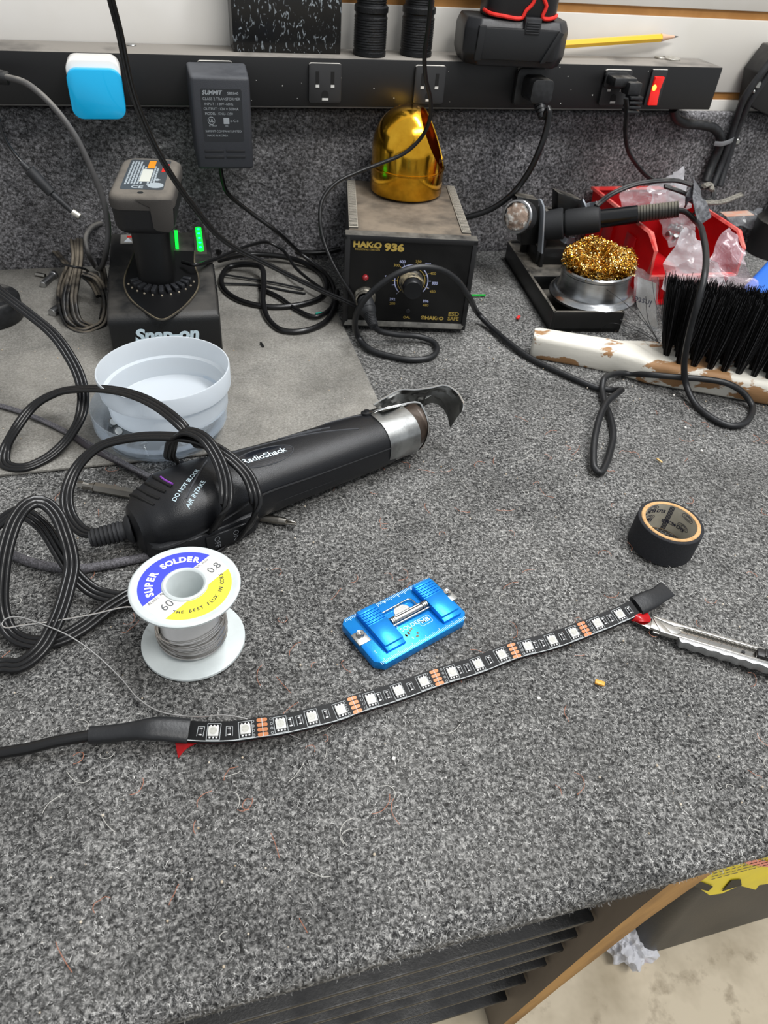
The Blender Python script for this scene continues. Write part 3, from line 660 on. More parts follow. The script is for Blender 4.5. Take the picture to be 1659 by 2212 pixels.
b = B(Tt); b.prism(rrect(5.6, 50, 2.7), .3, 1.3, T=Matrix.Translation((g.x, g.y, 0))); gl = b.build('charge_light', GRN, ch, label='lit green charge bar')
b = B(Tt)
for k in range(5): b.cyl((g.x, g.y-18+k*9.5, 1.2), (g.x, g.y-18+k*9.5, 1.5), 1.5, seg=12)
b.build('light_core', GRC, gl)
b = B(Tt); g2 = ctop(382, 520); b.prism([(g2.x-1.6, g2.y-18), (g2.x+1.2, g2.y-18), (g2.x+1.2, g2.y+18), (g2.x-1.6, g2.y+18)], .3, 2.0); b.build('inner_light', GRN, ch)
b = B(Tt); g3 = ctop(277, 517); b.box(g3.x-7, g3.x+9, g3.y-9, g3.y+9, -.5, .6, .3); st_ = b.build('warning_label', mat('label_grey', '#8f8c86', .5), ch)
b = B(Tt); b.add([(g3.x-4, g3.y-7, .75), (g3.x+4, g3.y-7, .75), (g3.x, g3.y+2, .75)], [(0, 1, 2)]); b.build('triangle_mark', WHT, st_)
b = B(Tt); b.box(g3.x-1, g3.x+5, g3.y+2, g3.y+6, .6, .75); b.build('red_mark', REDP, st_)
b = B(TC); b.text('Snap-on', 15.5, frame((47, -1.3, 22.5), X, Vector((0, .03, 1))), shear=.15, bold=.045, sx=1.05); b.build('printed_name', mat('pale_blue_print2', '#c3d6df', .5), ch)

# battery standing in the charger
TB = Matrix.Translation((-9, 676, 0)) @ rotm(rz=-.14)
bt = thing('tool_battery', 'black stick battery with dusty rubber head, standing in the charger', 'battery', (-9, 676, 46))
b = B(TB)
outl = rrect(32, 38, 9, 5)
bm = bmesh.new(); R_ = []
for z, s_, dy in ((46, .93, -12), (60, .96, -12), (100, 1.02, -10), (112, 1.05, -8)): R_.append([bm.verts.new((x*s_, y*s_+dy, z)) for x, y in outl])
n = len(outl)
for k in range(3):
    for i in range(n): bm.faces.new((R_[k][i], R_[k][(i+1) % n], R_[k+1][(i+1) % n], R_[k+1][i]))
bm.faces.new(R_[0][::-1]); bm.faces.new(R_[-1]); b.bm(bm); b.build('stick', mat('stick_plastic', '#0c0c0d', .42), bt)
def loft(b, outl_fn, levels, mi=0):
    bm = bmesh.new(); R_ = [[bm.verts.new((x, y, z)) for x, y in outl_fn(*a)] for z, a in levels]; n = len(R_[0])
    for k in range(len(R_)-1):
        for i in range(n): bm.faces.new((R_[k][i], R_[k][(i+1) % n], R_[k+1][(i+1) % n], R_[k+1][i]))
    bm.faces.new(R_[0][::-1]); bm.faces.new(R_[-1]); b.bm(bm, mi)
b = B(TB); loft(b, lambda w, h, r: rrect(w, h, r, 6), [(100, (40, 88, 9)), (102.5, (45, 94, 10)), (106, (47.5, 97, 11)), (121, (50, 100, 12)), (122, (50.6, 101, 12))]); b.build('head', mat('head_plastic', '#19191b', .45, bump=.3, bscale=1500), bt)
b = B(TB); loft(b, lambda w, h, r: rrect(w, h, r, 6), [(121, (51, 101.4, 12)), (126, (51.6, 102, 12.5)), (129.5, (50, 100, 13)), (131.5, (45, 95, 12)), (132, (40, 90, 11))])
b.prism([(8, 101), (11, 99), (20, 98), (24, 102), (25.6, 124), (-4, 124), (2, 120), (7, 118)], 50.8, 51.6, T=frame((0, 0, 6), X, Z), bev=.3)
cap = b.build('rubber_cap', mat('dusty_rubber_cap', '#3a3734', .8, dust='#6b655d', dlo=.1, dhi=.5, dscale=30, bump=.4, bscale=1600), bt)
b = B(TB); b.prism(rrect(34, 76, 3), 132, 132.25, T=Matrix.Translation((0, 3, 0))); lp = b.build('label_plate', mat('label_dark_grey', '#3d4246', .5), bt)
b = B(TB)
rs0 = random.Random(8)
for k, (x, n_) in enumerate([(-14.2, 40), (-11.8, 42), (-9.4, 42), (-7, 40), (-4.6, 30), (-2.2, 26), (3.4, 20), (5.8, 30), (8, 24)]):
    y_ = -24+k % 3
    while y_ < n_-6: w_ = rs0.uniform(2, 6); b.box(x-.75, x+.75, y_, min(y_+w_, n_-5), 132.3, 132.4); y_ += w_+.8
b.text('CE', 8, frame((-4, -30, 132.4), X, Y), bold=.03); b.cyl((10, -25, 132.2), (10, -25, 132.42), 6.5, seg=24); b.cyl((10, -11, 132.2), (10, -11, 132.42), 3, seg=4)
b.build('printed_text', mat('light_grey_print', '#9aa3a8', .6), lp)
b = B(TB); b.box(-.9, 4.9, 18, 38, 132.2, 132.45); b.build('orange_label', mat('orange_label', '#e08a20', .5), lp)
b = B(TB); b.box(-4, 4.4, -16, 15, 132.2, 132.45); b.build('serial_label', mat('off_white_label', '#c5c7be', .5), lp)
b = B(TB)
for k in range(4): b.add([(11.5, 9+k*5.2, 132.4), (11.5, 12.8+k*5.2, 132.4), (16.5, 14.6+k*5.2, 132.4), (16.5, 10.8+k*5.2, 132.4)], [(0, 1, 2, 3)])
b.build('red_lettering', REDP, lp)
b = B(TB); b.cyl((0, -42, 131.7), (0, -42, 132.15), 2.4, seg=14); b.build('screw_hole', DARK, cap)

# ================================================================== ROUND CONTAINERS
def plastic(name, base, mixd, rough):
    m = bpy.data.materials.new(name); m.use_nodes = True; nt = m.node_tree; p_ = nt.nodes['Principled BSDF']; out = nt.nodes['Material Output']
    p_.inputs['Base Color'].default_value = lin(base); p_.inputs['Roughness'].default_value = rough; p_.inputs['Specular IOR Level'].default_value = .4
    tl_ = nt.nodes.new('ShaderNodeBsdfTranslucent'); tl_.inputs[0].default_value = lin(base); tr_ = nt.nodes.new('ShaderNodeBsdfTransparent'); tr_.inputs[0].default_value = (.93, .96, 1, 1)
    m1 = nt.nodes.new('ShaderNodeMixShader'); m1.inputs[0].default_value = .4; m2 = nt.nodes.new('ShaderNodeMixShader'); m2.inputs[0].default_value = mixd
    L = nt.links.new; L(p_.outputs[0], m1.inputs[1]); L(tl_.outputs[0], m1.inputs[2]); L(m1.outputs[0], m2.inputs[1]); L(tr_.outputs[0], m2.inputs[2]); L(m2.outputs[0], out.inputs[0])
    return m
FROST = plastic('frosted_plastic', '#e9eef2', .25, .3); CLEAR = plastic('clear_frosted_plastic', '#e2e8ec', .74, .15)
def cup(T, r0, r1, h, t, step=None):
    b = B(T); pr = [(0, 0), (r0-1.5, 0), (r0, 1.2)]
    if step: pr += [(r0+.8, h*step), (r1-.6, h*step+.6)]
    pr += [(r1, h-.6), (r1-.3, h), (r1-t+.3, h), (r1-t, h-.6)]
    if step: pr += [(r1-t-.5, h*step+.6), (r0-t+.6, h*step)]
    pr += [(r0-t, 2.2), (r0-t-1.5, t), (0, t)]
    b.lathe(pr, 96); return b
lc = thing('lower_screw_container', 'lower round frosted container holding screws, nested under another', 'container', (-20, 492, ZM))
TL = Matrix.Translation((-20, 492, ZM)); cup(TL, 43, 49.8, 25, 1.2, .45).build('cup', CLEAR, lc)
def screw(c, d, L, rh, rs, label, name='screw', group='screws in the round container', mt=STEEL):
    c = Vector(c); d = Vector(d).normalized(); t = thing(name, label, 'screw', tuple(c), group)
    b = B(); b.cyl(c, c+d*1.2, rh*.6, rh, seg=20); b.cyl(c+d*1.2, c+d*2.4, rh, rh*.75, seg=20); b.build('head', mt, t)
    b = B(); pts = []
    b.cyl(c-d*L, c, rs, rs, seg=12)
    for k in range(int(L/1.2)): b.lathe([(rs, 0), (rs+.5, .3), (rs, .6)], 12, T=frame(c-d*(k*1.2+1), Vector(d.orthogonal()), z=d))
    b.build('shank', mt, t); return t
rs = random.Random(3)
for k in range(13):
    a = 2.2+k*.42; rr = 33+rs.uniform(-3, 4); c = (-20+rr*math.cos(a), 492+rr*math.sin(a), ZM+6+rs.uniform(0, 3))
    screw(c, (rs.uniform(-.7, .7), rs.uniform(-.7, .7), rs.uniform(.1, .9)), 6+rs.uniform(0, 2), 3.6, 1.3, 'small steel screw lying in the lower round container')
up = thing('upper_container', 'upper empty round frosted plastic cup, stacked in the lower one', 'container', (-12.5, 493, ZM+18))
TU = Matrix.Translation((-12.5, 493.5, ZM+20)) @ rotm(rx=math.radians(-1.5), ry=math.radians(-1.5)); cup(TU, 43.5, 47.8, 33, 1.3, .52).build('cup', FROST, up)
b = B(TU); b.lathe([(1.6, 1.3), (2.2, 1.6), (2.8, 1.3)], 24); b.lathe([(0, 1.5), (.6, 1.5), (.8, 1.2)], 12); b.build('moulding_mark', FROST, up)

# ================================================================== HEAT GUN
G0, G1 = Vector((-43, 363, 0)), Vector((146, 430.5, 0)); gd = (G1-G0).normalized(); GL = (G1-G0).length
TG = frame(G0, gd, z=Z); hg = thing('heat_gun', 'black mini heat gun with metal collar and curved reflector, lying on the carpet', 'heat gun', tuple(G0+gd*100))
GP = mat('satin_gun_plastic', '#141518', .34, bump=.3, bscale=1900)
def interp(u, tab):
    for i in range(len(tab)-1):
        if u <= tab[i+1][0]:
            t = (u-tab[i][0])/(tab[i+1][0]-tab[i][0]); t = t*t*(3-2*t); return [a+(c-a)*t for a, c in zip(tab[i][1:], tab[i+1][1:])]
    return list(tab[-1][1:])
# u, half width, top z, bottom z
GT = [(0, 10, 26, 8), (2, 15, 31, 5), (10, 22, 38, 3), (28, 27, 44, 2), (50, 26.5, 45, 2), (75, 23.5, 43, 4), (110, 22, 41.5, 5), (160, 21.5, 41, 6), (192, 20.5, 39.5, 7)]
def gsec(u, v):
    a, zt, zb = interp(u, GT); c = (zt-zb)/2; zc = (zt+zb)/2; q = min(abs(v)/a, .995); return zc + c*(1-q**2.6)**(1/2.6)
b = B(TG); bm = bmesh.new(); R_ = []; NS = 56; us = [0, .8, 2, 4, 7, 10, 14, 19, 25, 32, 40, 48, 56, 65, 75, 85, 95, 110, 125, 140, 155, 170, 182, 190, 192]
for u in us:
    a, zt, zb = interp(u, GT); c = (zt-zb)/2; zc = (zt+zb)/2; ring = []
    if u in (0, 192): a -= .8; c -= .8
    for i in range(NS):
        t = 2*PI*i/NS; ct, s_ = math.cos(t), math.sin(t); ex = 2/2.6 if s_ > 0 else 2/4
        ring.append(bm.verts.new((u, a*math.copysign(abs(ct)**ex, ct), zc+c*math.copysign(abs(s_)**ex, s_))))
    R_.append(ring)
for k in range(len(R_)-1):
    for i in range(NS): bm.faces.new((R_[k][i], R_[k][(i+1) % NS], R_[k+1][(i+1) % NS], R_[k+1][i]))
bm.faces.new(R_[0][::-1]); bm.faces.new(R_[-1]); b.bm(bm)
# lower rear box with the switch, on the camera side
b.prism([(2, -12), (6, -26), (30, -29), (72, -27), (84, -14), (84, 5), (2, 5)], 3, 19, bev=2.5)
body = b.build('body', GP, hg, angle=30)
b = B(TG); b.tube(spline([(4, -23, 19.5), (8, -27.5, 20), (30, -29.3, 21.5), (60, -27, 27), (78, -24, 30), (120, -21.8, 28), (190, -20.5, 27)], 3), .7, 6); b.tube(spline([(84, -22.5, 18), (130, -21.5, 17.5), (190, -20, 18)], 4), .35, 6)
b.build('seam_line', BLK, body)
def on_gun(px, py, lift=.2):
    o = TG.inverted() @ _C; d = TG.inverted().to_3x3() @ _ray(px, py); t = (44-o.z)/d.z
    for _ in range(40):
        p_ = o+d*t; a = interp(p_.x, GT)[0]
        if abs(p_.y) > a: t += .0005*1; t = t*1.0008; continue
        e = p_.z-gsec(p_.x, p_.y); t += e/(-d.z)*.8
    return o+d*t
def drape(b, s_, size, u, v, ang, lift=.22, **k):
    vs, fs = glyphs(s_, k.get('shear', 0), k.get('bold', 0), 1); c, sn = math.cos(ang), math.sin(ang); out = []
    for p_ in vs:
        x, y = p_.x*size, p_.y*size; uu = u+x*c-y*sn; vv = v+x*sn+y*c; out.append((uu, vv, gsec(uu, vv)+lift))
    b.add(out, fs)
def drapeline(b, pts, w=.5, r=.3): b.tube([Vector((u, v, gsec(u, v)+w)) for u, v in pts], r, 6)
c_ = on_gun(572, 985)
b = B(TG); vs = []; fs = []; N_ = 40
for j, q in enumerate((0, .3, .6, .85, 1)):
    for i in range(N_): a = 2*PI*i/N_; uu = c_.x+20.5*q*math.cos(a); vv = c_.y+8.3*q*math.sin(a); vs.append((uu, vv, gsec(uu, vv)+.14))
for j in range(4):
    for i in range(N_): fs.append((j*N_+i, j*N_+(i+1) % N_, (j+1)*N_+(i+1) % N_, (j+1)*N_+i))
b.add(vs, fs); bad = b.build('name_badge', mat('badge_black', '#15181f', .12, coat=.6), body)
b = B(TG); b.tube([Vector((c_.x+21*math.cos(a), c_.y+8.8*math.sin(a), gsec(c_.x+21*math.cos(a), c_.y+8.8*math.sin(a))+.1)) for a in np.linspace(0, 2*PI, 50)], .35, 6); b.build('badge_rim', mat('catchlight_line', '#3e4044', .4), bad)  # same lighter grey as the gun's painted catchlights, so the rim shows
b = B(TG); drape(b, 'RadioShack', 7.0, c_.x-.5, c_.y, .02, .35, bold=.018); b.build('badge_lettering', mat('blue_white_print', '#cfe0e8', .5), bad)
c2 = on_gun(402, 1046); c3 = on_gun(415, 1062)
b = B(TG); drape(b, 'DO NOT BLOCK', 3.9, c2.x, c2.y, .62, bold=.02); drape(b, 'AIR INTAKE', 3.9, c3.x+1.5, c3.y-2, .62, bold=.02); b.build('printed_warning', mat('pale_print', '#a9bcc4', .6), body)
b = B(TG)
for k, u0 in enumerate((7, 12, 17.5, 23)):
    b.tube([Vector((u0+8*(t**2)*1.1, 16-30*t+3, gsec(min(u0+8*t*t, 190), 19-30*t)+.05)) for t in np.linspace(.12, .9-.05*k, 16)], 1.05, 8)
b.build('air_slot', DARK, body)
b = B(TG); drapeline(b, [(26+6*t*t, 10-16*t) for t in np.linspace(.05, .75, 10)], .4, .7); b.build('purple_insert', mat('purple_plastic', '#7a3a9c', .4), body)
b = B(TG)
for k in range(4): drapeline(b, [(112+k*7+16*t, 14-2.5*k*.4-5*t) for t in np.linspace(0, 1, 8)], .1, .55)
drapeline(b, [(66+100*t, 10.5+3*math.sin(t*3)-16*t*t) for t in np.linspace(0, 1, 24)], .05, .5); drapeline(b, [(32+26*t, -16+26*t) for t in np.linspace(0, 1, 12)], .05, .6)
drapeline(b, [(150+38*t, 15-6*t) for t in np.linspace(0, 1, 10)], .05, .5); b.build('raised_line', mat('catchlight_line', '#3e4044', .4), body)  # lighter grey paints in the light these lines catch
b = B(TG); b.box(36, 64, -30.2, -28.0, 5, 17, .8); sw = b.build('rocker_switch', BLK, hg)
b = B(TG); b.text('OFF', 5.5, frame((43, -30.4, 11), -Z, X)); b.text('ON', 5.5, frame((56, -30.4, 11), -Z, X)); b.build('switch_text', mat('dim_print', '#6d7074', .5), sw)
# strain relief
b = B(TG); A0 = Vector((1, 2, 17)); A1 = Vector((-24, 9, 14)); dd = (A1-A0).normalized(); LL = (A1-A0).length
b.cyl(A0, A0+dd*4, 9.5, 8.5, seg=24, bev=1); b.cyl(A0, A1, 6, 5, seg=20)
for k in range(7): b.cyl(A0+dd*(7+k*2.6), A0+dd*(8.8+k*2.6), 6.8-k*.12, seg=20, bev=.3)
b.build('strain_relief', RUB, hg)
# metal collar
b = B(TG)
a, zt, zb = interp(190, GT)
def sheetring(b, u0, u1, a, zt, zb, t0, t1, th=.8, cut=0):
    n = 40; zc = (zt+zb)/2; c = (zt-zb)/2; vs = []
    for i in range(n+1):
        t = t0+(t1-t0)*i/n
        for uu in (u0, u1):
            for q in (0, th):
                ct, s_ = math.cos(t), math.sin(t); vs.append((uu, (a+q)*math.copysign(abs(ct)**.8, ct), zc+(c+q)*math.copysign(abs(s_)**.8, s_)))
    fs = []
    for i in range(n):
        k = i*4; m_ = k+4; fs += [(k, k+2, m_+2, m_), (k+1, m_+1, m_+3, k+3), (k, m_, m_+1, k+1), (k+2, k+3, m_+3, m_+2)]
    fs += [(0, 1, 3, 2), (n*4, n*4+2, n*4+3, n*4+1)]; b.add(vs, fs)
sheetring(b, 184, 211, a+.2, zt+.3, zb-.3, -.35, 2*PI-.9); b.build('metal_collar', mat('galvanised_collar', '#b2b4b3', .3, 1, color2='#8e8f8e', nscale=60, bump=.08, bscale=500), hg)
b = B(TG); b.cyl((205, 0, 23), (222, 0, 23), 15.5, seg=40); b.lathe([(15.5, 0), (15.8, 2), (15.2, 4), (12.5, 4), (12.5, -8), (0, -8)], 40, T=frame((220, 0, 23), Y, z=X)); b.build('nozzle', mat('brown_ceramic', '#3d332c', .35, .3, color2='#52463c', nscale=70), hg)
def sheet(b, grid, th=.3):
    bm = bmesh.new(); vv = [[bm.verts.new(p_) for p_ in row] for row in grid]
    for i in range(len(vv)-1):
        for j in range(len(vv[0])-1): bm.faces.new((vv[i][j], vv[i][j+1], vv[i+1][j+1], vv[i+1][j]))
    bmesh.ops.solidify(bm, geom=bm.faces[:], thickness=th); b.bm(bm)
def gridpx(rows, n=8):
    """rows of (px,py,z) smoothed in both directions"""
    R = [path(r_, 2) for r_ in rows]; k = n
    def rs_(pl, m):
        L = len(pl); return [pl[int(round(i*(L-1)/(m-1)))] for i in range(m)]
    R = [rs_(r_, k) for r_ in R]; out = []
    cols = [spline([R[i][j] for i in range(len(R))], 2.5) for j in range(k)]; mlen = max(len(c) for c in cols); cols = [rs_(c, mlen) for c in cols]
    return [[cols[j][i] for j in range(k)] for i in range(mlen)]
b = B(); g_ = gridpx([[(806, 874, 41), (836, 857, 44), (866, 842, 46), (895, 842, 46), (930, 838, 47), (962, 832, 48), (986, 846, 46), (1001, 872, 43), (999, 888, 41)], [(818, 884, 42.5), (845, 872, 42), (872, 860, 40), (898, 860, 37), (932, 854, 40), (960, 856, 40), (979, 874, 36), (990, 893, 32), (990, 898, 31)], [(828, 890, 43), (852, 882, 42), (880, 876, 38), (902, 884, 28), (934, 870, 33), (952, 878, 30), (966, 898, 24), (971, 920, 16), (973, 924, 15)]], 26)
sheet(b, g_, .8); refl = b.build('reflector', mat('dark_steel_reflector', '#8d8e8c', .4, .85, color2='#6d6e6c', nscale=50), hg, angle=60)
b = B(); b.tube(g_[0], .75, 6); b.build('reflector_rim', CHROME, refl)
b = B(TG); b.lathe([(4.2, -1), (4.2, 1.6), (2.2, 2.2), (2, 3), (0, 3)], 24, T=frame((183, 10, gsec(183, 10)), X, z=Vector((0, .25, 1)))); b.build('pivot_screw', BLK, hg)
b = B(); b.tube(path([(808, 890, 43.5), (816, 886, 47), (855, 877, 48.5), (897, 869, 48), (908, 872, 47), (915, 885, 43), (924, 910, 35), (924, 938, 24), (914, 962, 14), (897, 978, 7), (880, 978, 5)], 1.5), .8, 8)
b.tube(path([(905, 962, 4), (888, 978, 3.5), (866, 988, 3), (842, 997, 2.5)], 1.5), .8, 8); b.build('wire_stand', CHROME, hg)
# its flat cord, wound over the gun
def cord(name, label, q, parent=None, sec=FLAT3, up=(0, 0, 1), m_=VINYL, step=3, tw=0, cat='cord'):
    pts = path(q, step); b = B(); b.sweep(pts, sec, up=up, twist=tw)
    if parent is not None: return b.build(name, m_, parent)
    return tag(b.build(name, m_, loc=pts[len(pts)//2]), label, cat)
cord('power_cord', '', [(216, 1152, 17), (180, 1148, 15), (150, 1112, 18), (144, 1068, 24), (166, 1010, 34), (215, 965, 44), (290, 945, 52), (370, 943, 58), (430, 952, 62), (490, 984, 60), (534, 1026, 52), (553, 1078, 42), (546, 1120, 27), (518, 1155, 8), (470, 1168, 3), (440, 1120, 3), (410, 1040, 3), (385, 1000, 4), (370, 990, 12),
      (368, 972, 36), (378, 945, 58), (402, 932, 66), (436, 943, 68), (468, 985, 63), (487, 1040, 54), (487, 1090, 45), (470, 1130, 28), (448, 1164, 8), (455, 1190, 3), (500, 1150, 3), (530, 1080, 3), (520, 1010, 3), (470, 980, 5), (448, 965, 30), (425, 960, 46),
      (398, 925, 60), (352, 885, 64), (300, 857, 62), (240, 842, 55), (180, 840, 46), (125, 848, 38), (75, 875, 30), (35, 925, 20), (10, 975, 8), (12, 1003, 4), (50, 1010, 4), (100, 990, 5), (145, 950, 12), (172, 905, 24), (180, 860, 34), (172, 815, 44), (150, 770, 54), (115, 722, 64), (60, 676, 74), (0, 630, 84), (-60, 580, 92)], hg)

# long double-ended screwdriver bit under the gun
p0, p1 = at(170, 1046, 5), at(640, 1131, 4); d = (p1-p0).normalized(); L = (p1-p0).length
bt_ = thing('screwdriver_bit', 'long steel double-ended screwdriver bit under the heat gun', 'screwdriver bit', tuple((p0+p1)/2))
Tb_ = frame(p0, Y, z=d); Tb_ = Matrix.Translation(p0) @ d.to_track_quat('Z', 'Y').to_matrix().to_4x4()
b = B(Tb_); b.cyl((0, 0, 0), (0, 0, 4), 2.6, 3.2, seg=6); b.cyl((0, 0, 4), (0, 0, 8), 3.2, 2.3, seg=12); b.cyl((0, 0, 8), (0, 0, 12), 2.3, 3.6, seg=12); b.cyl((0, 0, 12), (0, 0, L-45), 3.7, seg=6, bev=.4)
b.build('hex_shank', BIT, bt_, angle=25)
b = B(Tb_); b.cyl((0, 0, L-46), (0, 0, L-12), 2.9, seg=20); b.cyl((0, 0, L-12), (0, 0, L-7), 2.9, 2.4, seg=20)
for k in range(4): b.box(-.55, .55, 0, 2.3, L-8, L, .2, T=rotm(rz=PI/2*k), taper=(1, .35))
b.build('cross_tip', BIT, bt_, angle=25)

# ================================================================== SOLDER SPOOL
SC = Vector((-13, 281.5, .5)); sp = thing('solder_spool', 'white plastic spool of solder with blue and yellow label', 'solder spool', tuple(SC))
FL = mat('milky_plastic', '#c2c9c9', .38, sss=.12, color2='#b8bfbf', nscale=60)
T = Matrix.Translation(SC)
b = B(T); b.lathe([(9.6, 0), (28.6, 0), (29.1, .7), (28.9, 2.0), (28.3, 2.3), (13, 2.3), (13, 44.2), (28.2, 44.4), (29, 45.0), (29.2, 46.4), (28.4, 47.1), (27.8, 47.2), (26.6, 46.7), (12.2, 46.7), (12, 47.4), (11, 48), (10, 47.5), (9.6, 46.8), (9.6, 0)], 128); b.build('bobbin', FL, sp)
# label, banded blue / white / yellow
q0 = at(306, 1312, 47.5); q1 = at(456, 1197, 47.5); bd_ = (q1-q0); bd_.z = 0; bd_.normalize(); bn = Vector((-bd_.y, bd_.x, 0))
off_b = (q0-SC).dot(bn); y0_ = at(352, 1341, 47.5); off_y = (y0_-SC).dot(bn)
m_ = bpy.data.materials.new('banded_paper_label'); m_.use_nodes = True; nt = m_.node_tree; bs = nt.nodes['Principled BSDF']; bs.inputs['Roughness'].default_value = .4
tc = nt.nodes.new('ShaderNodeTexCoord'); dt = nt.nodes.new('ShaderNodeVectorMath'); dt.operation = 'DOT_PRODUCT'; dt.inputs[1].default_value = tuple(bn*1000)
mr = nt.nodes.new('ShaderNodeMapRange'); mr.inputs['From Min'].default_value = -30; mr.inputs['From Max'].default_value = 30
cr = nt.nodes.new('ShaderNodeValToRGB'); cr.color_ramp.interpolation = 'CONSTANT'; e = cr.color_ramp.elements; e[0].position = 0; e[0].color = lin('#f2e63c'); e[1].position = (off_b+30)/60; e[1].color = lin('#3b46cf'); q_ = e.new((off_y+30)/60); q_.color = lin('#e9e6dc')
nt.links.new(tc.outputs['Object'], dt.inputs[0]); nt.links.new(dt.outputs['Value'], mr.inputs['Value']); nt.links.new(mr.outputs['Result'], cr.inputs['Fac']); nt.links.new(cr.outputs['Color'], bs.inputs['Base Color'])
b = B(T); b.lathe([(12.4, 46.72), (12.5, 46.85), (24.4, 46.85), (24.5, 46.72)], 96); lb = b.build('paper_label', m_, sp)
# the shader's object space is the label's own: origin at the spool base
def arc_text(b, st, size, r, amid, step, z, flip=False, **k):
    n = len(st)
    for i, chh in enumerate(st):
        if chh == ' ': continue
        a = amid - (i-(n-1)/2)*step*(1 if not flip else -1); ca, sa = math.cos(a), math.sin(a)
        xd = Vector((sa, -ca, 0)) if not flip else Vector((-sa, ca, 0)); yd = Vector((ca, sa, 0)) if not flip else Vector((-ca, -sa, 0))
        b.text(chh, size, frame(SC+Vector((r*ca, r*sa, z)), xd, yd), **k)
an = math.atan2(bn.y, bn.x)
b = B(); arc_text(b, 'SUPER SOLDER', 5.4, 18.4, an+.0, .2, 47.0, bold=.045); b.build('white_lettering', mat('white_ink', '#f4f4f0', .5), lb)
DK = mat('dark_ink', '#2a2a3a', .5); STI = mat('stamp_ink', '#55585c', .6)
b = B(); bp_ = -bd_
mid = (off_b+off_y)/2
def band(b, st, size, along, across, **k): b.text(st, size, frame(SC+bd_*along+bn*across+Vector((0, 0, 47.0)), bd_, bn), **k)
band(b, 'ALLOY  NO.', 2.3, -15.5, off_b-1.4); band(b, 'DIA.  m/m', 2.3, 16, off_b-1.4); 
s_ = 'THE BEST FLUX IN CORE'; b2_ = 0
for i, chh in enumerate(s_):
    if chh == ' ': continue
    t = (i-(len(s_)-1)/2)
    a = an+PI+t*.104; b.text(chh, 2.8, frame(SC+Vector((19.5*math.cos(a), 19.5*math.sin(a), 47.0)), Vector((-math.sin(a), math.cos(a), 0)), Vector((-math.cos(a), -math.sin(a), 0))), bold=.025)
b.build('dark_lettering', DK, lb)
b = B(); band(b, '60', 7.2, -16, mid-1.6); b.build('stamped_number', STI, lb); b = B(); band(b, '0.8', 6.6, 18.3, mid-1.2); b.build('stamped_number', STI, lb)
SOLD = mat('solder_wire_metal', '#cfcdca', .27, .9)
b = B(T); pts = []
for turn in range(48):
    for i in range(24): a = 2*PI*i/24; pts.append(Vector((16.6*math.cos(a), 16.6*math.sin(a), 3.0+.82*(turn+i/24))))
b.tube(pts, .42, 6)
for k in range(11):
    pts = []; r_ = 17.4+.5*(k % 4)+.1*k; ph = rs.uniform(0, 6); z0 = 4+k*1.3; am = 1.3 if k > 5 else .7
    for i in range(60): a = 2*PI*i/60; pts.append(Vector((r_*math.cos(a), r_*math.sin(a), z0+am*math.sin(a+ph))))
    b.sweep(pts, [(.42*math.cos(2*PI*i/6), .42*math.sin(2*PI*i/6)) for i in range(6)], closed=True)
for k in range(3):
    pts = []
    for i in range(60): a = 2*PI*i/60; pts.append(Vector(((17.9+.4*k)*math.cos(a), (17.9+.4*k)*math.sin(a), 13+k*2+(3+1.2*k)*math.cos(a+.3+.3*k))))
    b.sweep(pts, [(.42*math.cos(2*PI*i/6), .42*math.sin(2*PI*i/6)) for i in range(6)], closed=True)
b.build('wound_solder', SOLD, sp)
b = B(); b.tube(path([(345, 1330, 14), (310, 1316, 12), (276, 1311, 12), (200, 1327, 13), (120, 1341, 14), (40, 1352, 15), (12, 1356, 15), (4, 1348, 15.5), (14, 1336, 16), (40, 1333, 16), (90, 1348, 15), (150, 1374, 12), (205, 1412, 8), (262, 1466, 4), (300, 1510, 3), (345, 1537, 3), (400, 1547, 4), (440, 1548, 6), (480, 1545, 8), (520, 1550, 9), (560, 1562, 8.6)], 2), .42, 6)
b.tube(path([(618, 1582, 3), (650, 1596, 1)], 2), .42, 6); b.build('loose_solder_wire', SOLD, sp)

# ================================================================== BLUE BOARD HOLDER
TF = Matrix.Translation((109.3, 266.3, .4)) @ rotm(rz=math.radians(20.7)); fx = thing('circuit_board_holder', 'bright blue metal circuit board clamp with ruler marks, beside the light strip', 'board holder', (109.3, 266.3, .4))
ANO = mat('blue_anodised_metal', '#1683d8', .3, .55, color2='#1b90e4', nscale=30, bump=.05, bscale=900)
def fl(cx, cy, z=8): v = TF.inverted() @ at(700+cx/4.61, 1200+cy/4.61, z+.4); return v
b = B(TF); b.prism([(-34, -15), (-29, -20), (29, -20), (34, -15), (34, 17), (31, 20), (-31, 20), (-34, 17)], 0, 6.4, bev=.9); b.build('base_plate', ANO, fx)
LAS = mat('laser_engraving', '#b9d9ee', .5)
b = B(TF)
for k in range(63):
    x = -31+k; 
    h = 3.2 if k % 10 == 3 else (2.6 if k % 5 == 3 else 2.0)
    for y0, y1 in ((19.2-h*.9, 19.2), (-19.2, -19.2+h*.9)): b.add([(x-.17, y0, 6.45), (x+.17, y0, 6.45), (x+.17, y1, 6.45), (x-.17, y1, 6.45)], [(0, 1, 2, 3)])
for s_, cx, cy in (('6', 325, 592), ('4', 603, 462), ('3', 738, 395), ('2', 873, 332)): p_ = fl(cx, cy, 6.4); b.text(s_, 3.6, frame((p_.x, p_.y, 6.46), -X, -Y))
for s_, cx, cy in (('2', 512, 962), ('3', 730, 716), ('5', 885, 822)): p_ = fl(cx, cy, 6.4); b.text(s_, 2.6, frame((p_.x, p_.y, 6.46), X, Y))
p_ = fl(850, 705, 6.4); b.text('SOLDER', 3.9, frame((p_.x+1.2, p_.y, 6.46), X, Y), sx=1.05, bold=.01)
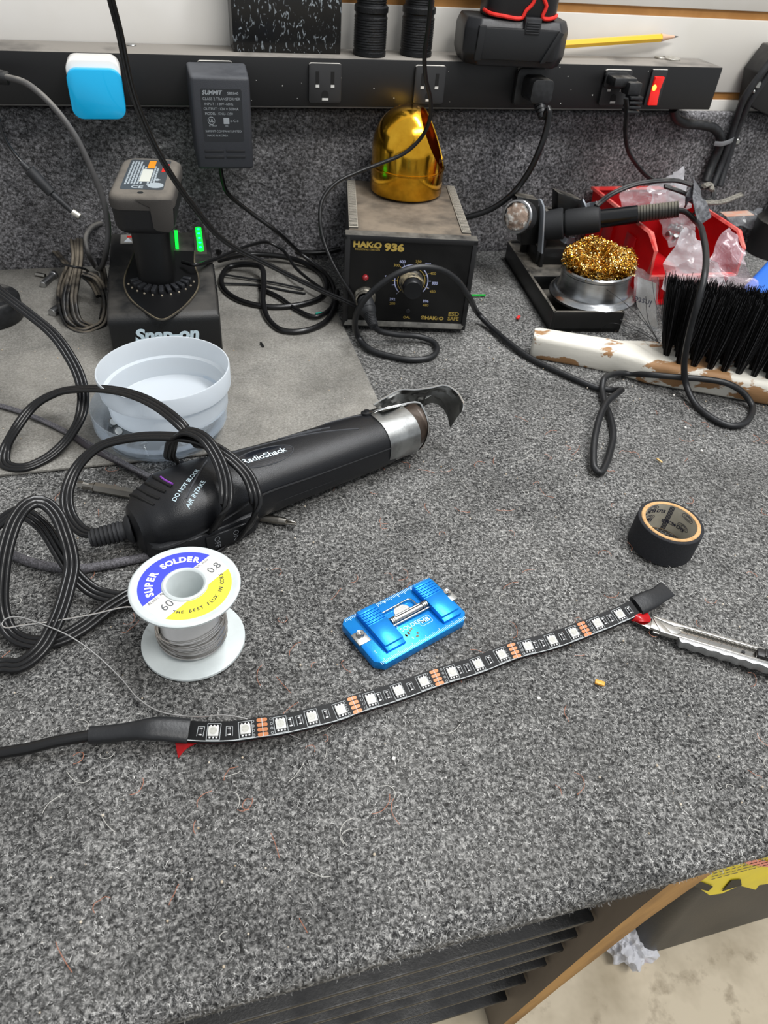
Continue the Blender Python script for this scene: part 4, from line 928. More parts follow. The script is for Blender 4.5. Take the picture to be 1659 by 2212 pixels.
p2_ = fl(998, 650, 6.4); b.text('MB', 4.2, frame((p2_.x+.6, p2_.y, 6.46), X, Y), sx=1.1, bold=.02); b.tube([Vector((p2_.x+.6+q[0], p2_.y+q[1], 6.4)) for q in rrect(8.4, 5.4, 1, 3)]+[Vector((p2_.x+4.8, p2_.y+1.7, 6.4))], .18, 4)
b.build('engraved_ruler', LAS, fx)
def jaw(cxs, name='clamp_jaw'):
    ps_ = [fl(*c, 10) for c in cxs]; x0 = (ps_[0].x+ps_[3].x)/2; x1 = (ps_[1].x+ps_[2].x)/2; y1 = (ps_[0].y+ps_[1].y)/2; y0 = (ps_[2].y+ps_[3].y)/2
    b = B(TF); prof = [(y0, 6.6), (y0, 8.4), (y0+2.5, 8.8), (y0+2.8, 10.2), (y0+19, 10.8)]
    yy_ = y0+19.2
    while yy_ < y1-3: prof += [(yy_, 9.9), (yy_+.9, 9.9), (yy_+1.1, 10.9), (yy_+2.0, 10.9)]; yy_ += 2.1
    prof += [(y1-.4, 10.8), (y1, 10.2), (y1, 6.6)]
    b.prism(prof, x0, x1, T=frame((0, 0, 0), Y, Z), bev=.12); b.build(name, ANO, fx, angle=25); return x0, x1, y0, y1
jl = jaw([(352, 545), (545, 462), (775, 868), (592, 950)]); jr = jaw([(912, 285), (1085, 212), (1335, 575), (1160, 660)])
b = B(TF); b.cyl((jl[1]+3, 1.4, 8.6), (jr[0]-2, 1.4, 8.6), 1.7, seg=20); b.cyl((jl[1], 3.6, 8.4), (jr[0], 3.6, 8.4), .8, seg=12); b.cyl((jl[1], -1.2, 7.8), (jr[0], -1.2, 7.8), .7, seg=12)
for x in (jl[1]+1, jr[0]-4):
    for k in range(3): b.cyl((x+k*1.2, 1.4, 8.6), (x+k*1.2+.8, 1.4, 8.6), 2.5, seg=20)
b.build('steel_rod', STEEL, fx)
b = B(TF); b.tube(spline([(jl[1]-1, 10.5, 7.5), (jl[1]+12, 10.8, 7.6), (jr[0]-7, 10.8, 7.6), (jr[0]-5.5, 9.5, 7.6), (jr[0]-5.3, 3, 8)], 1), .5, 8); b.build('wire_loop', CHROME, fx)
p_ = fl(785, 560, 6.4); b = B(TF); b.cyl((p_.x, p_.y, 6.2), (p_.x, p_.y, 6.7), 5.5, seg=32); b.build('magnet_disc', STEEL, fx)
for cx, cy, sx in ((372, 805, 1), (1238, 392, -1)):
    p_ = fl(cx, cy, 7.5); b = B(TF); b.box(p_.x-4.6, p_.x+3.6, p_.y-5, p_.y+4.2, 6.3, 7.4, .2); pl = b.build('steel_plate', STEEL, fx)
    b = B(TF); b.lathe([(1, .5), (1, 1.6), (2.2, 1.9), (2.5, 1.2), (2.5, 0)], 20, T=Matrix.Translation((p_.x, p_.y+1.4, 7.4))); b.cyl((p_.x, p_.y+1.4, 7.4), (p_.x, p_.y+1.4, 8.2), 1.1, seg=6); b.build('screw', CHROME, pl)
b = B(TF)
for k in range(9):
    p_ = fl(830+rs.uniform(-60, 110), 760+rs.uniform(-70, 60), 6.4); b.prism([(p_.x+.9*rs.uniform(.4, 1.3)*math.cos(a), p_.y+.9*rs.uniform(.4, 1.3)*math.sin(a)) for a in np.linspace(0, 2*PI, 8)[:-1]], 6.4, 6.56)
b.build('flux_residue', mat('burnt_flux', '#5f5a35', .4, color2='#8a7a3c', nscale=400), fx, kind='stuff')

# ================================================================== LED STRIP
ls = thing('led_light_strip', 'flexible black light strip with a row of white LEDs and copper pads', 'led strip', tuple(at(700, 1550, 0)))
cl = [(405, 1579, 9), (440, 1581, 9.5), (500, 1580, 10), (567, 1571, 10), (604, 1566, 9.5), (672, 1551, 9), (735, 1535, 8), (766, 1523, 7.5), (860, 1494, 6), (943, 1464, 5), (1030, 1437, 4), (1110, 1406, 4), (1190, 1385, 4.5), (1262, 1359, 5), (1335, 1330, 7), (1390, 1305, 8.5)]
pts = path(cl, 1.0); acc = [0]
for i in range(1, len(pts)): acc.append(acc[-1]+(pts[i]-pts[i-1]).length)
def sat(s_):
    import bisect
    i = min(max(bisect.bisect(acc, s_)-1, 0), len(pts)-2); t = (s_-acc[i])/(acc[i+1]-acc[i]); i0 = max(i-4, 0); i1 = min(i+5, len(pts)-1)
    return pts[i].lerp(pts[i+1], t), (pts[i1]-pts[i0]).normalized()
def snear(px, py):
    best = min(range(len(pts)), key=lambda i: ((pts[i]-at(px, py, pts[i].z)).length)); return acc[best]
tilt = Vector((0, -.22, 1))
def sfr(s_): p_, t_ = sat(s_); return frame(p_, t_, z=tilt)
FLEX = mat('black_flex_board', '#08090a', .5, spec=.25)
b = B(); b.sweep(pts, [(-5.4, -1.1), (5.4, -1.1), (5.6, -.6), (5.3, .35), (-5.3, .35), (-5.6, -.6)], up=tuple(tilt)); b.build('flex_board', FLEX, ls)
b = B(); b.sweep(pts, [(-5.3, -1.7), (5.3, -1.7), (5.3, -1.15), (-5.3, -1.15)], up=tuple(tilt)); b.build('adhesive_backing', mat('dark_red_backing', '#6e1f1f', .4), ls, label='red adhesive backing film')
LEDW = mat('led_white', '#bdbdb9', .45); PHO = mat('led_lens', '#aeada5', .35, color2='#9a9a93', nscale=900); SLK = mat('silk_white', '#aeb2b3', .6); SOLB = mat('solder_blob', '#dcdcdc', .3, .6); CU = mat('copper_pad', '#9c6038', .4, .3); RES = mat('resistor_black', '#1a1a1c', .3)
cuts = [snear(*q) for q in ((567, 1571), (766, 1523), (943, 1464), (1110, 1406), (1262, 1359))]
leds = []; resis = []
seg_ = cuts+[cuts[-1]+50]; 
for i in range(5):
    L_ = (seg_[i+1]-seg_[i])
    for q in (.185, .515, .83): leds.append(seg_[i]+L_*q) if not (i == 4 and q > .6) else None
    for q in (.285, .385, .67): resis.append(seg_[i]+L_*q)
for q in (.515, .83): leds.append(cuts[0]-50*(1-q))
for q in (.285, .385, .67): resis.append(cuts[0]-50*(1-q)) 
s_max = snear(1385, 1306); s_min = snear(410, 1580)
leds = [x for x in leds if s_min+2 < x < s_max-3]; resis = [x for x in resis if s_min+1 < x < s_max-1]
for s_ in leds:
    T = sfr(s_); b = B(T); b.box(-2.6, 2.6, -2.5, 2.5, .35, 1.6, .25); o = b.build('led', LEDW, ls)
    b = B(T); b.cyl((0, .2, 1.55), (0, .2, 1.68), 1.9, seg=20)
    b.build('lens', PHO, o)
    b = B(T)
    for x in (-1.7, 0, 1.7):
        for y in (-3.0, 2.95): b.sphere((x, y, .5), .62, seg=8, sz=(1, .9, .8))
    b.build('solder_joint', SOLB, o)
b = B()
for s_ in leds:
    T = sfr(s_); 
    for q in ([(-3.3, -4.2), (-3.3, 4.2)], [(3.3, -4.2), (3.3, 4.2)], [(-3.3, -4.2), (3.3, -4.2)], [(-3.3, 4.2), (3.3, 4.2)]): b.tube([Vector((q[0][0], q[0][1], .37)), Vector((q[1][0], q[1][1], .37))], .16, 4, T=T)
for s_ in resis:
    T = sfr(s_)
    for q in ([(-1.6, -2.4), (-1.6, 2.6)], [(1.6, -2.4), (1.6, 2.6)], [(-1.6, 2.6), (1.6, 2.6)]): b.tube([Vector((q[0][0], q[0][1], .37)), Vector((q[1][0], q[1][1], .37))], .14, 4, T=T)
s_ = s_min+1
while s_ < s_max-2:
    p_, t_ = sat(s_); T = sfr(s_); b.box(-1.1, 1.1, -4.9, -4.5, .33, .42, T=T); s_ += 2.1
for c_ in cuts:
    T = sfr(c_); b.box(-.15, .15, -4.8, 4.8, .5, .56, T=T)
    for y in (-3.6, -1.2, 1.2, 3.6):
        for x in (-4.6, 4.6): b.tube([Vector((x+.6*math.cos(a), y+.6*math.sin(a), .4)) for a in np.linspace(0, 2*PI, 9)], .13, 4, T=T)
b.build('printed_marking', SLK, ls, label='white printed circuit outlines')
for s_ in resis:
    T = sfr(s_); b = B(T); b.box(-.8, .8, -1.4, 1.3, .35, .9, .1); o = b.build('resistor', RES, ls); b = B(T); b.box(-.8, .8, -2.1, -1.4, .35, .85, .2); b.box(-.8, .8, 1.3, 1.9, .35, .85, .2); b.build('solder_joint', SOLB, o)
for c_ in cuts:
    T = sfr(c_)
    for y in (-3.75, -1.25, 1.25, 3.75): b = B(T); b.prism(rrect(5.4, 1.9, .9, 4, 0, y), .35, .47); b.build('copper_pad', CU, ls)
SHR = mat('heat_shrink', '#1d1e20', .42, bump=.25, bscale=500)
def shrink(q, ws, hs, name, parent=ls, step=2):
    pp = path(q, step); n = len(pp); b = B(); bm_pts = []; N = 20; vs = []
    for i, p_ in enumerate(pp):
        a = pp[max(i-1, 0)]; c = pp[min(i+1, n-1)]; t_ = (c-a).normalized(); T = frame(p_, t_, z=tilt); t = i/(n-1)
        w = np.interp(t, np.linspace(0, 1, len(ws)), ws); h = np.interp(t, np.linspace(0, 1, len(hs)), hs)
        for k in range(N): al = 2*PI*k/N; vs.append(T @ Vector((0, w*math.copysign(abs(math.cos(al))**.8, math.cos(al)), h*math.copysign(abs(math.sin(al))**.9, math.sin(al)))))
    fs = []
    for i in range(n-1):
        for k in range(N): fs.append((i*N+k, i*N+(k+1) % N, (i+1)*N+(k+1) % N, (i+1)*N+k))
    fs += [tuple(range(N))[::-1], tuple((n-1)*N+k for k in range(N))]; b.add(vs, fs); return b.build(name, SHR, parent, angle=60)
shrink([(195, 1588, 8), (240, 1585, 8.5), (285, 1579, 10), (318, 1575, 12), (350, 1574, 11.5), (408, 1579, 9.3)], [4.2, 4.4, 4.4, 4.8, 6, 6.3, 6.4], [4, 4, 4, 3.4, 3, 2.8, 2.6], 'heat_shrink_sleeve')
shrink([(1374, 1309, 8.5), (1400, 1297, 9.2), (1420, 1287, 9.5), (1442, 1272, 9)], [6.7, 6.5, 5.6, 5.9], [2.8, 2.6, 1.6, 1.0], 'heat_shrink_end')
b = B(); b.tube(path([(-60, 1640, 6), (0, 1627, 6), (60, 1617, 7), (120, 1602, 8), (200, 1588, 8)]), 2.9, 14); b.build('lead_cable', VINYL, ls)
REDF = mat('red_film', '#d0141c', .3, coat=.4)
b = B(); sheet(b, gridpx([[(420, 1592, 7), (405, 1594, 6), (378, 1600, 4)], [(440, 1600, 6.5), (410, 1606, 5), (380, 1612, 3)], [(418, 1606, 6), (400, 1620, 3), (385, 1638, .8)]], 6), .25); 
b.build('peeled_film', REDF, ls)
b = B(); sheet(b, gridpx([[(1352, 1322, 6.5), (1378, 1318, 7), (1396, 1318, 7)], [(1358, 1336, 5), (1382, 1332, 8), (1406, 1337, 6)], [(1366, 1342, 4), (1388, 1343, 7), (1405, 1343, 5)]], 6), .25); b.build('peeled_film', REDF, ls)
b = B(); b.prism([(0, 0), (2.4, .5), (3, 1.6), (1, 1.2)], 0, .4, T=Matrix.Translation(at(1216, 1366, 5.2))); b.build('orange_fleck', mat('orange_fleck', '#c2561e', .5), ls)

# ================================================================== TAPE ROLL
TT = Matrix.Translation((304.5, 299.5, .3)) @ rotm(rx=math.radians(1), ry=math.radians(2))
tp = thing('tape_roll', 'small roll of black cloth tape with cardboard core, on the carpet at right', 'tape', (303, 291.5, .3))
b = B(TT); b.lathe([(20, .2), (21.8, .2), (22.2, .6), (22.2, 21.6), (21.8, 22), (20, 22)], 96); b.build('tape', mat('black_cloth_tape', '#1b1c20', .8, bump=.7, bscale=2600, color2='#232428', nscale=900), tp)
b = B(TT); b.lathe([(17.3, 0), (20, 0), (20, 22.1), (19.6, 22.5), (17.6, 22.4), (17.3, 22.1), (17.3, 0)], 96); co = b.build('cardboard_core', mat('cardboard', '#c09a6c', .85, color2='#ab8556', nscale=300, bump=.5, bscale=900), tp)
b = B(TT); b.lathe([(17.25, .4), (17.25, 22)], 96); li = b.build('printed_liner', mat('liner_paper', '#bdb8aa', .6, color2='#aaa598', nscale=60), co)
b = B(TT)
def inner(st, a0, z, size, step=.11):
    for i, chh in enumerate(st):
        a = a0-step*i; b.text(chh, size, frame((17.1*math.cos(a), 17.1*math.sin(a), z), Vector((-math.sin(a), math.cos(a), 0)), Vector((0, 0, -1))), bold=.03)
for a0, z in ((1.55, 16), (1.95, 7.5), (.55, 8), (2.6, 16)): inner('BLACKHOLE', a0+.5, z, 3.6)
for a0 in (1.75, .2):
    for zc_ in (10.5, 19.2):
        for q in (1, .7, .42): b.tube([Vector((17.05*math.cos(a0+.28*q*math.cos(t)), 17.05*math.sin(a0+.28*q*math.cos(t)), zc_+2.2*q*math.sin(t))) for t in np.linspace(0, 2*PI, 24)], .13, 4)
for k in range(4): a = 1.0-k*.05; b.box(17.0, 17.15, -.25, .25, 1, 21.5, T=rotm(rz=a))
b.build('printed_lettering', DK, li)

# ================================================================== SNAP-OFF KNIFE
K0, K1 = at(1362, 1338, 3), at(1659, 1425, 7.5); kd = (K1-K0); kd.normalize(); TK = frame(K0, kd, z=Z)
kf = thing('snap_off_knife', 'slim silver snap-off knife with its tip under the light strip', 'knife', tuple(K0+kd*60))
b = B(TK); b.prism([(0, -1.2), (9, 4.2), (80, 4.2), (80, -4.2), (12, -4.2)], .6, 1.2, bev=.05)
b.build('blade', mat('blade_steel', '#b7b4ae', .18, 1), kf)
b = B(TK)
b.prism([(12, 5.2), (14, 6.2), (26, 6.2), (28, 5.6), (100, 5.6), (100, 3.8), (30, 3.8), (26, 2.5)], 0, 2.8, bev=.3); b.prism([(18, -5.6), (100, -5.6), (100, -3.6), (24, -3.6), (16, 3), (12, 5)], 0, 2.8, bev=.3); b.prism([(12, -4), (12, 4.8), (24, 4.6), (30, 0), (26, -5)], 1.3, 2.2, bev=.2)
b.box(14, 100, -5.4, 5.4, -.3, .4, .1); b.build('metal_channel', mat('channel_steel', '#c6c5c1', .3, .9, color2='#a9a7a2', nscale=60), kf)
b = B(TK)
for k in range(16): x = 31+k*2.6; b.prism([(x, 3.6), (x+2.4, 3.6), (x+2.4, 2.6)], 1.3, 2.4)
for k in range(6): b.tube([Vector((34+k*6.5, 2.5, 1.3)), Vector((32+k*6.5, -3.6, 1.3))], .12, 4)
b.build('tooth_row', mat('tooth_steel', '#9d9b96', .35, .9), kf)
b = B(TK); wave = [(30+q, -9.2-.5*math.cos(q*PI/4)) for q in np.arange(0, 72, 1.0)]
b.prism([(28, -5.4)]+[(29, -8)]+wave+[(102, -5.4)], -2.2, 3.4, bev=.5); b.build('grip', mat('cast_aluminium', '#a9aaaa', .38, .9, bump=.3, bscale=700), kf, angle=30)
b = B(TK); b.cyl((65, -1.5, 1), (65, -1.5, 2), 1.1, seg=16); b.box(72, 96, -3.4, 3.4, 1, 4.6, 1)
for k in range(5): b.box(76+k*3, 77.5+k*3, -3, 3, 4.2, 5.6, .3)
b.build('slider', BLK, kf)

# ================================================================== IRON STAND
TS = Matrix.Translation((360, 601, 0)) @ rotm(rz=-.13)
st = thing('soldering_iron_stand', 'black angular soldering iron stand holding the iron, left of the brass wool', 'iron stand', (400, 690, 0))
STM = mat('stand_black', '#151515', .4, dust='#7c766c', dlo=.35, dhi=.7, dscale=30, bump=.2, bscale=900)
b = B(TS); wl_ = [(0, 0), (74, 0), (74, 66), (66, 80), (66, 150), (58, 182), (4, 182), (0, 178)]
b.prism(wl_, 0, 5, bev=1)
def wall(b, poly, th, z0, z1):
    n = len(poly)
    for i in range(n):
        a = Vector((*poly[i], 0)); c = Vector((*poly[(i+1) % n], 0)); d = (c-a).normalized(); T = frame(a, d, z=Z); b.box(-.2, (c-a).length+.2, 0, th, z0, z1, .5, T=T)
wall(b, wl_, 3, 0, 22); b.box(2, 64, 88, 180, 0, 20, 1.5); b.build('tray', STM, st)
# upright yoke with side plates and sponge tin
b = B(TS)
b.box(8, 62, 150, 156, 20, 70, 1.5)
b.prism([(0, 20), (0, 60), (14, 76), (34, 76), (44, 58), (50, 20)], 0, 4, T=frame((22, 160, 0), -Y, Z), bev=.8)
b.box(14, 52, 116, 160, 18, 40, 6)
b.build('yoke', STM, st)
b = B()
for poly, y_ in (([(1116, 424), (1164, 432), (1168, 530), (1128, 530)], 728), ([(1206, 416), (1257, 432), (1258, 476), (1204, 468)], 722)):
    pp = [aty(x, y, y_) for x, y in poly]; b.prism([(v.x, v.z) for v in pp], -y_-16, -y_, T=frame((0, 0, 0), X, Z), bev=1.5)
b.build('upright_plate', STM, st)
TINC = aty(1122, 468, 715); b = B()
ax = Vector((-.75, -.6, .28)).normalized()
b.lathe([(0, -10), (15.5, -10), (16.2, -9), (16.2, 3), (16.8, 4), (16.8, 6.5), (16, 7.5), (14.4, 7.5), (14.4, 3), (0, 3)], 48, T=frame(TINC, ax.orthogonal(), z=ax)); b.build('small_tin', ALU, st)
b = B(); bm = bmesh.new(); bmesh.ops.create_icosphere(bm, subdivisions=4, radius=1)
Tt_ = frame(TINC, ax.orthogonal(), z=ax)
for v in bm.verts:
    n_ = 1+.16*mn.noise(v.co*3.1)+.1*mn.noise(v.co*8); v.co = Vector((v.co.x*13.6*n_, v.co.y*13.6*n_, 4.5+v.co.z*5*n_))
b.bm(bm, T=Tt_); b.build('flux_lump', mat('rosin_lump', '#8d7a6c', .7, color2='#c6c3bd', nscale=130, lo=.5, hi=.6, bump=.8, bscale=300), st)
b = B(); 
for q in ([(1165, 430, 'y', 715), (1171, 445, 'y', 712), (1170, 490, 'y', 708), (1167, 545, 'y', 705)], [(1257, 433, 'y', 715), (1262, 445, 'y', 712), (1262, 458, 'y', 712)]):
    b.sweep(path(q, 3), [(-.8, -5), (.8, -5), (.8, 5), (-.8, 5)], up=(0, -1, 0))
b.sweep(path([(1196, 446, 68), (1202, 470, 60), (1205, 500, 52), (1222, 520, 45), (1240, 518, 45)], 3), [(-1, -3), (1, -3), (1, 3), (-1, 3)], up=(0, 0, 1)); b.sweep(path([(1198, 444, 70), (1220, 450, 72), (1232, 462, 74)], 3), [(-1, -3), (1, -3), (1, 3), (-1, 3)], up=(0, 0, 1)); b.sweep(path([(1262, 448, 78), (1275, 444, 80), (1289, 441, 84)], 3), [(-1, -3), (1, -3), (1, 3), (-1, 3)], up=(0, 0, 1))
b.build('steel_rim', mat('bare_edge_steel', '#9fa4ab', .4, .6), st)

# ================================================================== BRASS WOOL TIN
bw = thing('brass_wool_cleaner', 'silver round tin heaped with golden brass wool, on the iron stand', 'tip cleaner', (428, 652, 6))
T = Matrix.Translation((421, 638, 19)) @ rotm(rx=math.radians(1), ry=math.radians(-3))
b = B(T); b.lathe([(0, 1), (41, 1), (43, .5), (44.5, 2), (44.5, 4), (42.5, 5.5), (41, 7.5), (37.5, 8.5), (35.6, 12), (35, 27), (36.2, 28.5), (36.2, 31), (35, 32.4), (33.4, 31.6), (33, 28), (33, 6), (0, 6)], 96); b.build('tin', mat('spun_aluminium', '#b9bbbd', .27, 1, color2='#8f9193', nscale=25, stretch=(1, 1, 4), bump=.05, bscale=300), bw)
BRASS = fibre_mat('brass_ribbon', [(0, '#8a5c18'), (.4, '#d29a36'), (.8, '#f1cf78'), (1, '#fff0bd')], .22, 1)
r = np.random.default_rng(11); n = 7000; seg = 12; Tn = np.array(T)
th = r.uniform(0, 2*PI, n); ra = np.sqrt(r.uniform(0, 1, n))*35; cx = ra*np.cos(th); cy = ra*np.sin(th); top = 41+11*np.cos(ra/36*1.45)+2.5*np.sin(cx*.16+1)+2*np.cos(cy*.2); cz = 27+(top-27)*r.uniform(0, 1, n)**.35
dirv = r.normal(0, 1, (n, 3)); dirv[:, 2] *= .5; dirv /= np.linalg.norm(dirv, axis=1)[:, None]; e1 = np.cross(dirv, r.normal(0, 1, (n, 3))); e1 /= np.linalg.norm(e1, axis=1)[:, None]; e2 = np.cross(dirv, e1)
R0 = r.uniform(.7, 1.7, n); tl_ = r.uniform(3, 8, n); turns = r.uniform(1.5, 3.5, n)
V = np.zeros((n, seg+1, 2, 3)); c0 = np.stack([cx, cy, cz], 1)
for k in range(seg+1):
    a = 2*PI*turns*k/seg; p_ = c0+e1*(R0*np.cos(a))[:, None]+e2*(R0*np.sin(a))[:, None]+dirv*(tl_*(k/seg-.5))[:, None]
    V[:, k, 0] = p_-dirv*.34; V[:, k, 1] = p_+dirv*.34+e1*.12
V = V.reshape(-1, 3); V = V@Tn[:3, :3].T+Tn[:3, 3]
base = (np.arange(n)*(seg+1)*2)[:, None]; Fq = np.concatenate([base+np.array([[2*k, 2*k+1, 2*k+3, 2*k+2]]) for k in range(seg)], 1).reshape(-1, 4)
o = np_mesh('brass_wool', V, Fq, BRASS, bw); o['kind'] = 'stuff'
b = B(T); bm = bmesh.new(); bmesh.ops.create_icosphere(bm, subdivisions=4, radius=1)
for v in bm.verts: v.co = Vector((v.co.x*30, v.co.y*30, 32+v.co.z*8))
b.bm(bm); b.build('wool_core', mat('brass_core', '#8a6420', .4, .9, bump=1, bscale=500), bw)  # solid darker brass filling beneath the ribbons

# ================================================================== SOLDERING IRON
brA, brB = at(1150, 738, 11), at(1659, 824, 11); brA.z = brB.z = 0; brd = (brB-brA).normalized(); TBr = frame(brA, brd, z=Z)
def bf(px, py, v=-30): return TBr @ onp(px, py, TBr, 1, v)
si = thing('soldering_iron', 'black soldering iron in the stand with a long looping cable', 'soldering iron', tuple(at(1300, 470, 70)))
A, Bp = at(1222, 482, 66), at(1462, 452, 96); d = (Bp-A).normalized(); L = (Bp-A).length
def ax_(u): return A+d*(L*u)
b = B(); b.cyl(ax_(-.10), ax_(.02), 8, 11, seg=32); b.lathe([(0, 0), (12.5, 0), (13.4, 2), (13.6, L*.27), (12.9, L*.31), (9.6, L*.325)], 48, T=Matrix.Translation(ax_(0)) @ d.to_track_quat('Z', 'Y').to_matrix().to_4x4()); b.cyl(ax_(-.2), ax_(-.02), 15, 16, seg=32, bev=1); b.build('foam_grip', mat('soft_grip', '#1e1f21', .65, bump=.2, bscale=900), si)
b = B(); b.cyl(ax_(.28), ax_(.66), 9.3, 8.9, seg=40, bev=.6); b.build('handle', BLKG, si)
b = B(); prof = [(8, 0)]; l_ = L*.37
for k in range(13): z = 1+k*(l_-2)/13; prof += [(8.4-k*.03, z), (8.4-k*.03, z+2.2), (7.3, z+2.5), (7.3, z+(l_-2)/13-.4)]
prof += [(8, l_-1), (8, l_), (3, l_)]
b.lathe(prof, 36, T=Matrix.Translation(ax_(.645)) @ d.to_track_quat('Z', 'Y').to_matrix().to_4x4()); b.build('ribbed_sleeve', mat('ribbed_rubber', '#2c2b28', .55, dust='#7b7668', dlo=.3, dhi=.7), si)
q = [(1455, 453, 96), (1480, 458, 97), (1503, 478, 95), bf(1519, 510, 40), bf(1525, 550, 5), bf(1521, 600, -34), bf(1508, 650, -44), bf(1494, 700, -44), bf(1483, 750, -42), bf(1478, 790, -36), bf(1482, 830, -34), (1500, 870, 4), (1530, 898, 3), (1570, 918, 3), (1600, 918, 3), (1621, 900, 3), (1624, 875, 4), bf(1605, 848), bf(1570, 828), bf(1520, 819), bf(1470, 815), bf(1410, 810, -29), (1360, 807, 5), (1325, 808, 7), (1304, 820, 10), (1301, 840, 6), (1306, 870, 4), (1318, 900, 3), (1325, 940, 3), (1318, 975, 3), (1308, 1005, 3), (1296, 1021, 3.5), (1285, 1012, 5), (1282, 980, 8), (1286, 940, 11), (1298, 895, 13), (1312, 868, 14), (1338, 846, 13), (1342, 842, 10), (1325, 843, 5), (1290, 838, 3), (1245, 820, 3), (1200, 800, 3), (1150, 776, 3), (1100, 741, 4), (1062, 708, 4), (1035, 680, 10), (1012, 640, 'y', 590), (988, 606, 'y', 586), (950, 582, 'y', 583), (905, 577, 'y', 582), (860, 590, 'y', 582), (815, 620, 'y', 584), (782, 655, 'y', 588), (767, 692, 'y', 594), (775, 730, 7), (800, 755, 4), (840, 769, 3), (890, 777, 3), (930, 772, 3), (944, 755, 3), (935, 738, 4), (905, 727, 6), (860, 723, 10), (820, 715, 16), (808, 705, 22)]
b = B(); b.tube(path(q, 2.5), 2.75, 14); b.build('cable', mat('soft_cable', '#141517', .45, color2='#1d1e20', nscale=40), si)
c1 = TH @ Vector((cx_, -2, cz_)); c4 = at(808, 706, 22); c2_ = c1.lerp(c4, .35)+Vector((0, 0, -2)); c3_ = c1.lerp(c4, .5)+Vector((0, 0, -2))
b = B(); b.cyl(c1, c2_, 7.5, 8, seg=28, bev=1); b.cyl(c2_, c3_, 7.8, 6.6, seg=28, bev=.8); dd = (c4-c3_); nn_ = 9
for k in range(nn_): b.cyl(c3_+dd*(k/nn_), c3_+dd*((k+.7)/nn_), 5.9-k*.2, 5.9-k*.2, seg=20, bev=.4)
b.cyl(c3_, c4, 5-.2, 3.6, seg=16); b.build('plug', RUB, si)

# thin dark leads hanging in front, clipped to the socket
tag((lambda b: (b.tube(path([(936, -60, 'y', 590), (931, 0, 'y', 600), (925, 60, 'y', 615), (917, 120, 'y', 630), (920, 170, 'y', 645), (930, 215, 'y', 660), (928, 258, 'y', 672), (910, 297, 'y', 680), (875, 330, 'y', 684), (825, 352, 'y', 684), (770, 373, 'y', 682), (725, 396, 'y', 678), (697, 430, 'y', 672), (691, 470, 'y', 664), (698, 515, 'y', 655), (715, 560, 'y', 645), (738, 602, 'y', 636), (762, 640, 'y', 630), (768, 656, 'y', 628)], 3), 1.75, 10), b.build('ground_wire', VINYL, loc=at(760, 650, 30)))[-1])(B()), 'thin black wire hanging across the gold dome down to the station socket', 'wire')
tag((lambda b: (b.sweep(path([(226, -60, 'y', 500), (240, 0, 'y', 510), (258, 70, 'y', 520), (272, 140, 'y', 532), (288, 205, 'y', 545), (315, 275, 'y', 560), (350, 345, 'y', 572), (388, 405, 'y', 583), (425, 455, 'y', 594), (470, 508, 'y', 605), (515, 540, 'y', 612), (560, 562, 'y', 615), (620, 592, 'y', 618), (690, 626, 'y', 622), (740, 648, 'y', 625), (766, 660, 'y', 627)], 3), lobes(2, 1.25, 1.9, 6), up=(0, -1, .3)), b.build('hanging_cord', VINYL, loc=at(500, 600, 30)))[-1])(B()), 'glossy black cord hanging past the blue charger and over the battery', 'cord')
tag((lambda b: (b.tube(path([(394, 566, 56), (420, 572, 58), (460, 562, 52), (500, 545, 45), (540, 530, 38), (580, 524, 30), (610, 540, 24), (640, 580, 18), (690, 620, 14), (735, 645, 12)], 3), 1.7, 10), b.build('thin_wire', VINYL, loc=at(600, 540, 20)))[-1])(B()), 'thin black wire curving from the charger towards the station', 'wire')
tag((lambda b: (b.tube(path([(470, 545, 12), (520, 522, 10), (580, 528, 9), (650, 545, 8), (700, 545, 9), (735, 538, 12)], 3), 2.9, 12), b.tube(path([(472, 562, 14), (530, 550, 12), (600, 553, 10), (650, 565, 8), (690, 588, 5), (705, 620, 5), (690, 645, 5), (640, 660, 5), (580, 663, 5), (520, 650, 5), (484, 625, 5), (480, 595, 6), (500, 575, 8), (560, 575, 14), (570, 610, 12), (568, 650, 8), (580, 690, 5), (610, 714, 5), (650, 716, 5), (700, 698, 5), (724, 660, 6), (728, 630, 8)], 3), 2.9, 12), b.build('cable_coil', VINYL, loc=at(600, 640, 4)))[-1])(B()), 'thick black cable coiled on the mat between charger and station', 'cable')

# ================================================================== SCRUBBING BRUSH
bh = thing('bench_brush', 'long wooden brush with chipped white paint and stiff black bristles pointing up', 'brush', tuple(brA+brd*90))
PAINT = mat('chipped_white_paint', '#d9d5ca', .6, color2='#9c7650', nscale=26, lo=.535, hi=.555, stretch=(.55, 1.3, 1.6), bump=.3, bscale=200)
b = B(TBr); outl = [(0, -9), (3, -12), (50, -13), (78, -15), (100, -22), (108, -25), (330, -26), (330, 24), (112, 24), (98, 20), (80, 13), (40, 12), (4, 11), (0, 8)]
bm = bmesh.new(); R_ = [[bm.verts.new((x if z_ < 1 or z_ > 19 else x, y*s_, z_+.3)) for x, y in outl] for z_, s_ in ((0, .9), (2.5, 1), (17, 1), (20.5, .92), (21.5, .8))]; n = len(outl)
for k in range(4):
    for i in range(n): bm.faces.new((R_[k][i], R_[k][(i+1) % n], R_[k+1][(i+1) % n], R_[k+1][i]))
bm.faces.new(R_[0][::-1]); bm.faces.new(R_[-1]); b.bm(bm); b.build('wooden_block', PAINT, bh, angle=50)
BRI = fibre_mat('black_bristle', [(0, '#070707'), (.6, '#161617'), (1, '#4a4a4c')], .33)
fr = [(1437, 747), (1464, 768), (1495, 773), (1529, 779), (1559, 784), (1590, 789), (1622, 794), (1653, 798)]
